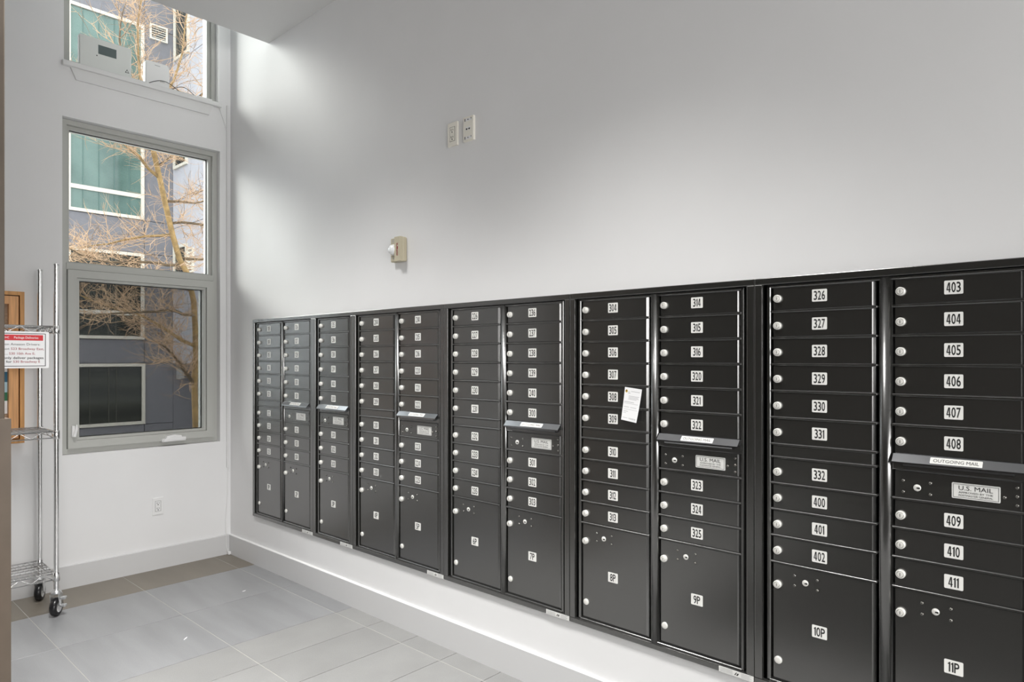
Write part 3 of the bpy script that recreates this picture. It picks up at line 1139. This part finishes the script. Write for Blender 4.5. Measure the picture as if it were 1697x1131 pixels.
# fire horn strobe
root = empty('fire_strobe', W(MR, 2.005, 2.005, 0.0), 'beige fire alarm strobe with a clear lens and red FIRE lettering', 'fire alarm')
b = B(MR)
b.box((-0.052, -0.064, 0.0), (0.052, 0.064, 0.030), bev=0.006, seg=2)
b.prism([(0.002, -0.064), (0.050, -0.064), (0.050, 0.064), (0.002, 0.064)], 2, 0.024, 0.046)
b.obj('housing', M_BEIGE, root)
b = B(MR)
b.lathe([(0.027, 0.028), (0.027, 0.040), (0.023, 0.052), (0.013, 0.060), (0.003, 0.062)], (-0.020, 0.0, 0.0), 2, 18)
b.obj('strobe_lens', M_LENS, root)
b = B(MR)
ring(b, -0.049, 0.004, -0.030, 0.030, 0.005, 0.029, 0.034)
b.obj('lens_bezel', M_IVORY, root)
b = B(MR)
for k in range(5):
    b.box((-0.036, 0.038 + k * 0.0042, 0.0295), (-0.012, 0.0398 + k * 0.0042, 0.0306))
b.disc((-0.022, -0.046, 0.0306), 0.0045, 2, 0, 10)
b.obj('grille', M_GREYINK, root)
b = B(MR)
for k, c in enumerate('FIRE'):
    b.text(c, 0.027, 0.022 - k * 0.0165, 0.0138, 0.0110, 0.0464, 'C', 0, 0.05)
b.obj('lettering', mat('fire_red', (0.22, 0.012, 0.015), 0.5), root)

# cable raceway in the corner with its cord and plug
root = empty('cable_raceway', W(MB, -0.020, 0.0, 0.0), 'white cable raceway running down the corner beside the window', 'cable raceway')
b = B(MB)
b.box((-0.012, 0.630, 0.0), (0.006, 3.275, 0.014), bev=0.002)
b.obj('channel', M_SILL, root)
b = B(MB)
b.tube([(-0.066, 3.244, 0.012), (-0.050, 3.20, 0.010), (-0.028, 3.145, 0.008), (-0.013, 3.09, 0.008)], 0.0028, 6)
b.tube([(-0.003, 0.64, 0.008), (-0.004, 0.45, 0.006), (-0.018, 0.25, 0.006), (-0.022, 0.150, 0.022), (-0.021, 0.06, 0.022), (-0.012, 0.012, 0.026), (-0.002, 0.008, 0.030)], 0.0026, 6)
b.obj('cord', M_WHITE, root)
b = B(MB)
b.box((-0.016, 0.0015, 0.022), (0.0035, 0.024, 0.048), bev=0.004, seg=2)
b.obj('plug', M_WHITE, root)

# ================================================================== DEVICES ON THE UPPER SILL
root = empty('alarm_panel', W(MB, -0.812, 3.276, -0.03), 'white control box with a grey screen on the upper window sill', 'control box')
b = B(MB)
b.box((-0.150, 0.0, -0.022), (0.150, 0.205, 0.022), bev=0.006, seg=2)
b.obj('case', M_DEVICE, root)
b = B(MB)
b.box((-0.045, 0.108, 0.0215), (0.060, 0.166, 0.0228))
b.obj('screen', M_SCREEN, root)
b = B(MB)
b.disc((-0.053, 0.094, 0.0226), 0.004, 2, 0, 10)
b.poly([(0.110, 0.036, 0.0226), (0.136, 0.036, 0.0226), (0.123, 0.060, 0.0226)], 0)
b.poly([(0.1155, 0.0395, 0.0229), (0.1305, 0.0395, 0.0229), (0.123, 0.0535, 0.0229)], 1)
b.obj('marking', [M_SLOT, M_DEVICE], root)

root = empty('wireless_router', W(MB, -0.497, 3.276, -0.035), 'small rounded white router beside the control box on the upper sill', 'router')
b = B(MB)
b.rrect(-0.078, 0.078, 0.0, 0.170, 0.022, -0.018, 0.014, 0)
b.rrect(-0.070, 0.070, 0.006, 0.163, 0.018, 0.014, 0.018, 0)
b.obj('case', M_WHITE, root)
b = B(MB)
b.rrect(0.012, 0.050, 0.036, 0.058, 0.002, 0.0181, 0.0188, 0)
for k in range(3):
    b.box((0.018 + k * 0.010, 0.041, 0.0186), (0.024 + k * 0.010, 0.051, 0.0192), 1)
b.obj('sticker', [M_PLATE, M_GREYINK], root)
b = B(MB)
b.prism([(-0.020, 0.150), (0.020, 0.150), (0.014, 0.145), (-0.014, 0.145)], 2, 0.0179, 0.0186)
b.obj('notch', M_GREYINK, root)

b = B(MB)
pts = []
for k in range(15):
    t = k / 14
    pts.append((-0.565 + 0.205 * t, 3.278 + 0.075 * math.sin(math.pi * min(1, t * 1.05)) * 0.55, 0.012 + 0.004 * t))
b.tube(pts, 0.0022, 5)
tag(b.obj('power_cable', M_SLOT), 'thin dark cable arching in front of the small white router', 'cable')
b = B(MB)
pts = []
for k in range(15):
    t = k / 14
    pts.append((-0.415 + 0.180 * t, 3.278 + 0.085 * math.sin(math.pi * t) * 0.62, -0.03 + 0.01 * t))
b.tube(pts, 0.0022, 5)
tag(b.obj('power_cable', M_SLOT), 'dark cable looping over the sill right of the router', 'cable')
b = B(MB)
b.box((-0.235, 3.2745, -0.05), (-0.125, 3.300, -0.016), bev=0.004, seg=2)
tag(b.obj('power_adapter', M_WHITE), 'flat white adapter at the right end of the upper sill', 'adapter')

# ================================================================== BULLETIN BOARD
bw = 0.74
root = empty('bulletin_board', W(MB, -1.260 - bw / 2, 0.930, 0.0), 'orange oak framed bulletin board on the wall behind the wire cart', 'bulletin board')
h, wv = 0.892, bw / 2
b = B(MB)
ring(b, -wv, wv, 0.0, h, 0.022, 0.0, 0.052)
b.obj('frame', M_OAK, root)
b = B(MB)
ring(b, -wv + 0.0275, wv - 0.0275, 0.0275, h - 0.0275, 0.047, 0.010, 0.046)
b.obj('door_frame', M_OAK2, root)
b = B(MB)
b.box((-wv + 0.02, 0.02, 0.001), (wv - 0.02, h - 0.02, 0.009), 0)
b.box((-wv + 0.07, 0.07, 0.009), (wv - 0.07, h - 0.07, 0.014), 1)
b.obj('backing', [M_OAKD, M_CORK], root)
b = B(MB)
for (z0, z1, mi) in ((0.0, 0.075, 1), (0.075, 0.125, 3), (0.125, 0.185, 2), (0.185, 0.245, 0), (0.245, 0.33, 1)):
    b.box((-0.26, z0, 0.0), (0.0, z1, 0.001), mi)
fl = b.obj('flyer', [M_BLUE, M_PAPER, M_SKYBLUE, M_GREEN], None, W(MB, -1.3360, 1.105, 0.0145))
tag(fl, 'flyer with blue and green picture bands pinned inside the bulletin board', 'flyer')

# ================================================================== WIRE CART
CX1, CX0, CY0, CY1 = -1.200, -2.100, -0.474, -0.124
cart = empty('wire_cart', ((CX0 + CX1) / 2, (CY0 + CY1) / 2, 0), 'chrome wire shelving cart on black casters beside the window', 'cart')
cc = cart.location
def rel(p):
    return (p[0] - cc[0], p[1] - cc[1], p[2] - cc[2])
# posts with ring grooves
b = B()
z = 0.150
while z < 1.93:
    b.lathe([(0.0127, z), (0.0127, z + 0.0236)], (0, 0, 0), 2, 16, 0, True, False)
    b.lathe([(0.0127, z + 0.0236), (0.0121, z + 0.0238), (0.0121, z + 0.0252), (0.0127, z + 0.0254)], (0, 0, 0), 2, 16, 0, False, False)
    z += 0.0254
b.lathe([(0.0127, z), (0.0127, 1.944), (0.010, 1.948)], (0, 0, 0), 2, 16, 0, False, True)
post_me = b.mesh('post', M_CHROME)
for (x, y) in ((CX1, CY0), (CX1, CY1), (CX0, CY0), (CX0, CY1)):
    link('post', post_me, cart, rel((x, y, 0)))
# shelves
def shelf(zs):
    b = B()
    x0, x1, y0, y1 = CX0 - cc[0] + 0.014, CX1 - cc[0] - 0.014, CY0 - cc[1], CY1 - cc[1]
    dz = 0.034
    r1, r2 = 0.0032, 0.0019
    for zz in (zs, zs - dz):
        b.tube([(x0, y0, zz), (x1, y0, zz)], r1, 6)
        b.tube([(x0, y1, zz), (x1, y1, zz)], r1, 6)
        b.tube([(x0 - 0.014, y0 + 0.014, zz), (x0 - 0.014, y1 - 0.014, zz)], r1, 6)
        b.tube([(x1 + 0.014, y0 + 0.014, zz), (x1 + 0.014, y1 - 0.014, zz)], r1, 6)
    n_ = 17
    for y in (y0, y1):
        pts = [(x0 + (x1 - x0) * k / n_, y, zs - (dz if k % 2 else 0.0)) for k in range(n_ + 1)]
        b.tube(pts, r2, 5)
    for x in (x0 - 0.014, x1 + 0.014):
        pts = [(x, y0 + 0.014 + (y1 - y0 - 0.028) * k / 6, zs - (dz if k % 2 else 0.0)) for k in range(7)]
        b.tube(pts, r2, 5)
    for k in range(1, 35):          # wires across
        x = x0 + (x1 - x0) * k / 35
        b.tube([(x, y0, zs + 0.002), (x, y1, zs + 0.002)], r2 * 0.9, 4)
    for k in range(1, 6):           # carrier wires along
        y = y0 + (y1 - y0) * k / 6
        b.tube([(x0 - 0.014, y, zs - 0.002), (x1 + 0.014, y, zs - 0.002)], r1 * 0.8, 5)
    s_ = b.obj('wire_shelf', M_CHROME, cart)
    for (x, y) in ((x0 - 0.014, y0), (x0 - 0.014, y1), (x1 + 0.014, y0), (x1 + 0.014, y1)):
        c = B()
        c.lathe([(0.0155, -0.042), (0.0175, -0.038), (0.0165, 0.004), (0.0150, 0.006)], (x, y, zs), 2, 14)
        c.obj('collar', M_CHROME, s_)
for zs in (1.606, 1.022, 0.235):
    shelf(zs)
# casters
def caster(x, y, brake):
    root = empty('caster', rel((x, y, 0)))
    root.parent = cart
    b = B()
    b.lathe([(0.010, 0.118), (0.016, 0.119), (0.026, 0.124), (0.026, 0.132), (0.018, 0.140), (0.0125, 0.145), (0.0125, 0.152)], (0, 0, 0), 2, 16)
    for s_ in (-1, 1):
        b.prism([(-0.024, 0.122), (0.024, 0.122), (0.016, 0.052), (0.008, 0.044), (-0.006, 0.044), (-0.014, 0.056)], 0, s_ * 0.0215 - 0.0013, s_ * 0.0215 + 0.0013)
    b.lathe([(0.0045, -0.028), (0.0045, 0.028)], (0, 0.0, 0.0505), 0, 8)
    b.obj('fork', M_ZINC, root)
    b = B()
    b.lathe([(0.030, -0.0165), (0.044, -0.0165), (0.0495, -0.010), (0.0505, 0.0), (0.0495, 0.010), (0.044, 0.0165), (0.030, 0.0165)], (0, 0, 0.0505), 0, 24, 0, True, False)
    b.lathe([(0.030, -0.0165), (0.026, -0.0120), (0.004, -0.0140)], (0, 0, 0.0505), 0, 24, 1, True, False)
    b.lathe([(0.004, 0.0140), (0.026, 0.0120), (0.030, 0.0165)], (0, 0, 0.0505), 0, 24, 1, True, False)
    b.obj('wheel', [M_RUBBER, M_HUB], root)
    if brake:
        b = B()
        b.box((0.024, -0.016, 0.092), (0.052, 0.010, 0.106), bev=0.003)
        b.box((0.024, -0.016, 0.050), (0.052, 0.010, 0.064), bev=0.003)
        b.box((0.0225, -0.008, 0.056), (0.0265, 0.004, 0.100))
        b.obj('brake_pedal', M_ZINC, root)
    root.rotation_euler = (0, 0, R(-38) if brake else R(-30))
caster(CX1, CY0, True)
caster(CX1, CY1, False)
caster(CX0, CY0, True)
caster(CX0, CY1, False)

# sign hanging on the cart front
sx1, sx0, sz0, sz1 = -1.236, -1.560, 1.376, 1.574
root = empty('delivery_sign', W(MB, (sx0 + sx1) / 2, sz0, 0.482), 'laminated white sign with a red header hung on the wire cart', 'sign')
hw = (sx1 - sx0) / 2
hh = sz1 - sz0
b = B(MB)
b.rrect(-hw, hw, 0.0, hh, 0.004, 0.0, 0.0014)
b.obj('lamination', M_PAPER, root)
b = B(MB)
R1 = hw - 0.0155
ring(b, -hw + 0.0155, R1, 0.010, hh - 0.010, 0.0032, 0.0013, 0.0018)
b.obj('border', M_BLACK, root)
b = B(MB)
b.box((-hw + 0.024, hh - 0.0485, 0.0013), (R1 - 0.012, hh - 0.0185, 0.0018), 0)
b.text('Package Deliveries', R1 - 0.034, hh - 0.033, 0.0115, 0.108, 0.0021, 'R', 1, 0.006)
# the header emblem: two crossing white strokes
ex, ey = -0.020, hh - 0.033
for q in (((ex - 0.040, ey + 0.0050), (ex - 0.036, ey + 0.0050), (ex - 0.014, ey - 0.0055), (ex - 0.018, ey - 0.0055)),
          ((ex - 0.040, ey - 0.0055), (ex - 0.036, ey - 0.0055), (ex - 0.014, ey + 0.0050), (ex - 0.018, ey + 0.0050))):
    b.poly([(p[0] + 0.018, p[1], 0.0021) for p in q], 1)
b.obj('header', [M_RED, M_PAPER], root)
b = B(MB)
RX = R1 - 0.004
b.text('Attention Amazon Drivers:', RX - 0.022, hh - 0.069, 0.0118, 0.212, 0.0018, 'R', 0, 0.0)
b.text('This is not', RX - 0.158, hh - 0.0935, 0.0118, 0.090, 0.0018, 'R', 0, 0.0)
b.text('523 Broadway East,', RX - 0.004, hh - 0.0935, 0.0118, 0.148, 0.0018, 'R', 1, 0.008)
b.text('.....', RX - 0.165, hh - 0.1190, 0.0118, 0.026, 0.0018, 'R', 0, 0.0)
b.text('530 10th Ave E;', RX - 0.045, hh - 0.1190, 0.0118, 0.115, 0.0018, 'R', 1, 0.008)
b.text('Please only deliver packages', RX - 0.006, hh - 0.1420, 0.0122, 0.236, 0.0018, 'R', 0, 0.014)
b.text('here for', RX - 0.148, hh - 0.1625, 0.0118, 0.068, 0.0018, 'R', 0, 0.014)
b.text('530 Broadway E', RX - 0.022, hh - 0.1625, 0.0118, 0.120, 0.0018, 'R', 1, 0.008)
b.obj('lettering', [M_BLACK, M_DKRED], root)

# ================================================================== COLUMN AT THE LEFT EDGE
root = empty('support_column', (-1.86, -1.78, 0), 'brown column with a corner guard at the left edge of the photo', 'column')
b = B()
b.box((-0.165, -0.128, 0.0), (0.165, 0.128, Z_C), bev=0.003)
b.obj('shaft', M_BROWN, root)
b = B()
b.prism([(-0.10, -0.1445), (0.1805, -0.1445), (0.1805, -0.02), (0.1665, -0.02), (0.1665, -0.1305), (-0.10, -0.1305)], 2, 0.0, 1.214)
b.obj('corner_guard', M_BROWN2, root)

# unseen mat, added so the near parcel doors reflect something dark
root = empty('added_dark_mat', (-2.85, -4.9, 0.0), 'unseen charcoal mat added to darken reflections in the near mailboxes', 'mat')
B().box((-1.72, -1.90, 0.0004), (1.72, 1.90, 0.006), bev=0.002).obj('pile', mat('mat_charcoal', (0.035, 0.034, 0.033), 0.95, spec=0.1, noise=(300, 0.3)), root)
b = B()
ring(b, -1.75, 1.75, -1.93, 1.93, 0.03, 0.0004, 0.0045)
b.obj('border', M_RUBBER, root)

# scraps on the floor
for (x, y, a, s_, label) in ((-0.838, -1.318, 40, 0.020, 'tiny white paper scrap on the streaked floor tile'),
                             (-0.31, -0.86, 10, 0.014, 'tiny bluish paper scrap on the floor nearer the corner')):
    b = B()
    pr = [(-s_, -0.003), (s_ * 0.2, -0.004), (s_, 0.002), (s_ * 0.3, 0.004), (-s_ * 0.8, 0.002)]
    c_, q_ = math.cos(R(a)), math.sin(R(a))
    b.prism([(p[0] * c_ - p[1] * q_, p[0] * q_ + p[1] * c_) for p in pr], 2, 0.0, 0.0012)
    tag(b.obj('paper_scrap', M_PAPER, None, (x, y, 0.0003)), label, 'paper scrap')

# ================================================================== OUTDOORS
GZ = -0.45
D = 13.4
XW = 4.654
tag(B().box((-26, T + 0.001, GZ - 0.2), (22, 40, GZ)).obj('courtyard_ground', M_GROUND), kind='structure')

bld = empty('apartment_building', (3.0, D, GZ), 'grey panelled apartment building with white framed windows across the courtyard', 'building')
bc = bld.location
def facade(name, x0, x1, z0, z1, y0, y1, m, parent=bld, bev=0.0):
    return B().box((x0 - bc[0], y0 - bc[1], z0 - bc[2]), (x1 - bc[0], y1 - bc[1], z1 - bc[2]), bev=bev).obj(name, m, parent)

ZT = 13.4
# windows: (x0, x1, z0, z1, transom heights, mullions, glass)
AW = []
for xo in (0.0, -2.75):
    AW += [(2.28 + xo, 3.95 + xo, 4.90, 9.80, (5.48,), (), M_TEAL),
           (2.28 + xo, 3.95 + xo, 1.90, 4.05, (2.54,), (), M_DGLASS),
           (2.28 + xo, 3.97 + xo, -0.22, 1.30, (), (), M_DGLASS),
           (2.28 + xo, 3.95 + xo, 10.7, 12.6, (11.3,), (), M_TEAL)]
X_END = -1.2
facade('core_wall', X_END + 0.02, XW + 6.0, GZ, ZT, D + 0.02, D + 3.0, M_JOINT)
# cladding panels of the street face, row by row around the windows
hz = [GZ, -0.23, 1.31, 1.89, 4.06, 4.89, 7.35, 9.81, 10.69, 12.61, ZT]
cx = [X_END, -0.48, 1.21, 2.27, 3.96, XW]
for j in range(len(hz) - 1):
    for i in range(len(cx) - 1):
        z0, z1, x0, x1 = hz[j], hz[j + 1], cx[i], cx[i + 1]
        mx_, mz_ = (x0 + x1) / 2, (z0 + z1) / 2
        if any(w[0] < mx_ < w[1] and w[2] < mz_ < w[3] for w in AW):
            continue
        facade('facade_panel', x0 + 0.008, x1 - 0.008, z0 + 0.008, z1 - 0.008, D - 0.005, D + 0.02, M_PANEL)
for (x0, x1, z0, z1, tr, mu, gm) in AW:
    b = B(MB)
    t = 0.075
    ring(b, x0 - bc[0], x1 - bc[0], z0 - bc[2], z1 - bc[2], t, -0.02, 0.045)
    for z in tr:
        b.box((x0 - bc[0] + t, z - 0.05 - bc[2], -0.02), (x1 - bc[0] - t, z + 0.05 - bc[2], 0.04))
    f = b.obj('window', M_WFRAME, bld)
    b = B(MB)
    zs = [z0 + t] + [z for z in tr] + [z1 - t]
    for a_, c_ in zip(zs, zs[1:]):
        p = B(MB).box((x0 + t - bc[0], a_ - bc[2] + 0.01, -0.012), (x1 - t - bc[0], c_ - bc[2] - 0.01, 0.0)).obj('pane', gm, f)
    b.bm.free()
    for k in ((1, 2, 3, 4) if gm is M_TEAL else (1.4, 2.6, 3.1)):
        xx = x0 + (x1 - x0) * k / 5
        B(MB).box((xx - 0.008 - bc[0], z0 + t - bc[2], 0.0), (xx + 0.008 - bc[0], z1 - t - bc[2], 0.012)).obj('glazing_bar', M_TEALBAR if gm is M_TEAL else M_OLIVEBAR, f)

# louvred vent on the street face
def vent(x0, x1, z0, z1):
    b = B(MB)
    ring(b, x0 - bc[0], x1 - bc[0], z0 - bc[2], z1 - bc[2], 0.035, 0.0, 0.06)
    v = b.obj('vent', M_LOUVRE, bld)
    n_ = max(3, int((z1 - z0) / 0.075))
    for k in range(n_):
        zz = z0 + 0.045 + (z1 - z0 - 0.09) * (k + 0.5) / n_ - bc[2]
        B(MB).prism([(zz - 0.014, 0.045), (zz - 0.004, 0.050), (zz + 0.022, 0.012), (zz + 0.012, 0.008)], 0, x0 + 0.035 - bc[0], x1 - 0.035 - bc[0]).obj('slat', M_LOUVRE, v)
    B(MB).box((x0 + 0.03 - bc[0], z0 + 0.03 - bc[2], 0.001), (x1 - 0.03 - bc[0], z1 - 0.03 - bc[2], 0.008)).obj('vent_backing', M_JOINT, v)
vent(4.08, 4.50, 9.52, 9.90)

# projecting wing on the right
MW = Matrix(((0, 0, -1), (-1, 0, 0), (0, 1, 0)))      # faces -X like the mailbox wall
wz = [1.32, 3.15, 4.78, 5.46, 7.20, 9.0, 10.8, ZT]
wy = [D, 12.30, 10.9, 9.2]
WWIN = [(12.45, 13.28, 6.28, 7.35), (12.45, 13.28, 3.20, 4.30), (12.35, 13.25, 9.05, 10.5), (9.5, 10.6, 6.28, 7.35), (9.5, 10.6, 3.2, 4.3)]
facade('wing_core', XW + 0.02, XW + 6.0, 1.32, ZT, wy[-1], D + 0.02, M_JOINT)
facade('wing_undercroft_wall', XW - 0.6 + 0.6, XW + 6.0, GZ, 1.30, D - 0.02, D + 0.02, M_PANEL)
facade('wing_beam', XW - 0.02, XW + 6.0, 1.30, 1.62, wy[-1] - 0.02, D - 0.03, M_WING)
for j in range(len(wz) - 1):
    for i in range(len(wy) - 1):
        facade('wing_panel', XW - 0.005, XW + 0.02, wz[j] + 0.008, wz[j + 1] - 0.008, wy[i + 1] + 0.008, wy[i] - 0.008, M_WING)
for (y0, y1, z0, z1) in WWIN:
    b = B(MW)
    ring(b, -(y1 - bc[1]), -(y0 - bc[1]), z0 - bc[2], z1 - bc[2], 0.07, 0.0, 0.05)
    b.M = MW
    f = b.obj('window', M_WFRAME, bld, (XW - 0.006 - bc[0], 0, 0))
    B(MW).box((-(y1 - bc[1]) + 0.07, z0 + 0.07 - bc[2], 0.002), (-(y0 - bc[1]) - 0.07, z1 - 0.07 - bc[2], 0.012)).obj('pane', M_DGLASS, f)
# small louvre on the wing
b = B(MW)
ring(b, -(12.42 - bc[1]), -(12.08 - bc[1]), 3.55 - bc[2], 4.15 - bc[2], 0.03, 0.0, 0.05)
v = b.obj('vent', M_LOUVRE, bld, (XW - 0.006 - bc[0], 0, 0))
for k in range(6):
    zz = 3.62 + k * 0.082 - bc[2]
    B(MW).box((-(12.39 - bc[1]), zz, 0.01), (-(12.11 - bc[1]), zz + 0.045, 0.03)).obj('slat', M_LOUVRE, v)

# wall lamp under the wing
root = empty('wall_lamp', (4.79, D - 0.02, 0.90), 'small grey wall lamp on the dark wall under the building wing', 'wall lamp')
b = B(MB)
b.box((-0.05, -0.02, 0.0), (0.05, 0.27, 0.03), bev=0.004)
b.obj('back_plate', M_LOUVRE, root)
b = B(MB)
b.prism([(0.0, 0.03), (0.0, 0.16), (0.02, 0.17), (0.26, 0.11), (0.27, 0.03)], 0, -0.075, 0.075)
b.obj('lamp_hood', mat('lamp_grey', (0.35, 0.35, 0.35), 0.5), root)

# ---------------------------------------------------------------- bare tree in the courtyard
random.seed(11)
tree = empty('bare_tree', (1.80, 5.0, GZ), 'slender bare tree with tan bark and fine twigs outside the window', 'tree')
tl = tree.location
trunk_pts = [(1.86, 5.0, GZ), (1.80, 5.0, 0.34), (1.775, 5.0, 1.033), (1.805, 5.02, 1.465), (1.80, 5.03, 1.85), (1.765, 5.0, 2.242), (1.673, 4.98, 2.621), (1.558, 4.97, 2.823),
             (1.461, 4.96, 3.15), (1.373, 4.95, 3.515), (1.286, 4.95, 3.916), (1.209, 4.96, 4.273), (1.19, 4.98, 4.62)]
trunk_r = [0.056, 0.046, 0.042, 0.040, 0.039, 0.038, 0.038, 0.038, 0.037, 0.036, 0.035, 0.034, 0.032]
def trel(p):
    return (p[0] - tl[0], p[1] - tl[1], p[2] - tl[2])
B().tube([trel(p) for p in trunk_pts], trunk_r, 10).obj('trunk', M_BARK, tree)

twig_b = B()
def wander(p, d, length, n_, jit, lift):
    pts = [Vector(p)]
    d = Vector(d).normalized()
    for k in range(n_):
        d = (d + Vector((random.uniform(-jit, jit), random.uniform(-jit, jit), random.uniform(-jit, jit) + lift))).normalized()
        pts.append(pts[-1] + d * length / n_)
    return pts
def twigs_from(pts, r0, depth, dens):
    for i in range(1, len(pts)):
        for _ in range(dens):
            if random.random() < 0.25:
                continue
            t = random.random()
            p = pts[i - 1].lerp(pts[i], t)
            ax = (pts[i] - pts[i - 1]).normalized()
            d = (ax * random.uniform(0.2, 0.9) + Vector((random.uniform(-1, 1), random.uniform(-1, 1), random.uniform(-0.5, 0.8)))).normalized()
            L = random.uniform(0.25, 0.75) * (1.0 if depth == 2 else 0.55)
            q = wander(p, d, L, 5, 0.28, 0.03)
            r_ = r0 * random.uniform(0.6, 1.0)
            twig_b.tube(q, [r_, r_ * 0.9, r_ * 0.8, r_ * 0.65, r_ * 0.5, r_ * 0.3], 4, random.choice((0, 0, 0, 0, 1)), False)
            if depth > 1:
                twigs_from(q, r0 * 0.62, depth - 1, max(1, dens - 1))
limbs = [
    # start, direction, length, radius
    ((1.775, 5.0, 1.05), (-0.55, -0.25, 0.55), 0.9, 0.030),
    ((1.80, 5.02, 1.60), (-1.0, 0.15, 0.18), 1.7, 0.026),
    ((1.77, 5.0, 2.05), (-1.0, -0.35, 0.12), 2.0, 0.024),
    ((1.72, 5.0, 2.40), (-0.9, 0.6, 0.30), 1.9, 0.023),
    ((1.61, 4.98, 2.74), (-1.0, -0.1, 0.02), 1.9, 0.022),
    ((1.55, 4.97, 2.85), (0.9, 0.25, 0.10), 1.5, 0.021),
    ((1.46, 4.96, 3.15), (-0.9, 0.5, -0.12), 1.6, 0.020),
    ((1.42, 4.96, 3.30), (1.0, -0.2, 0.30), 1.4, 0.020),
    ((1.35, 4.95, 3.60), (0.8, 0.5, 0.25), 1.4, 0.019),
    ((1.29, 4.95, 3.90), (-0.8, -0.2, 0.45), 1.7, 0.021),
    ((1.25, 4.95, 4.05), (0.9, -0.3, 0.6), 1.3, 0.018),
    ((1.21, 4.96, 4.27), (-1.0, 0.3, 0.25), 1.6, 0.020),
    ((1.19, 4.98, 4.60), (-0.7, 0.0, 0.8), 1.7, 0.024),
    ((1.19, 4.98, 4.60), (0.35, 0.2, 1.0), 1.8, 0.024),
    ((1.19, 4.98, 4.60), (0.8, -0.3, 0.9), 1.6, 0.020),
    ((1.19, 4.98, 4.60), (-0.15, -0.3, 1.0), 1.9, 0.022),
]
for (p, d, L, r0) in limbs:
    pts = wander(p, d, L, 9, 0.20, 0.02)
    n_ = len(pts)
    B().tube([trel(q) for q in pts], [r0 * (1 - 0.75 * k / (n_ - 1)) for k in range(n_)], 6).obj('branch', random.choice((M_BARK, M_BARK_D)), tree)
    twigs_from(pts, 0.0058, 2, 4)
for v_ in twig_b.bm.verts:
    v_.co = v_.co - Vector(tl)
tag(twig_b.obj('fine_twigs', [M_TWIG, M_TWIG_D], tree, recalc=False), kind='stuff')

# low shrub below the window
random.seed(5)
root = empty('courtyard_shrub', (0.75, 2.6, GZ), 'small green leafy shrub below the lower window sash', 'shrub')
b = B()
for k in range(9):
    a = random.uniform(0, 6.28)
    b.tube([(0, 0, 0), (0.08 * math.cos(a), 0.08 * math.sin(a), 0.45), (0.16 * math.cos(a), 0.16 * math.sin(a), 0.82 + random.uniform(-0.1, 0.16))], [0.006, 0.005, 0.003], 5)
b.obj('stem', M_TWIG_D, root)
b = B()
for k in range(240):
    a = random.uniform(0, 6.28)
    rr = random.uniform(0.02, 0.19)
    c = Vector((rr * math.cos(a), rr * math.sin(a), random.uniform(0.35, 1.02 - rr * 0.6)))
    ax = Vector((random.uniform(-1, 1), random.uniform(-1, 1), random.uniform(-0.2, 1))).normalized()
    sd = ax.orthogonal().normalized()
    nl = ax.cross(sd)
    s_ = random.uniform(0.022, 0.040)
    b.poly([c - ax * s_, c + sd * s_ * 0.5 + nl * 0.004, c + ax * s_, c - sd * s_ * 0.5 + nl * 0.004])
tag(b.obj('foliage', M_LEAF, root, recalc=False), kind='stuff')
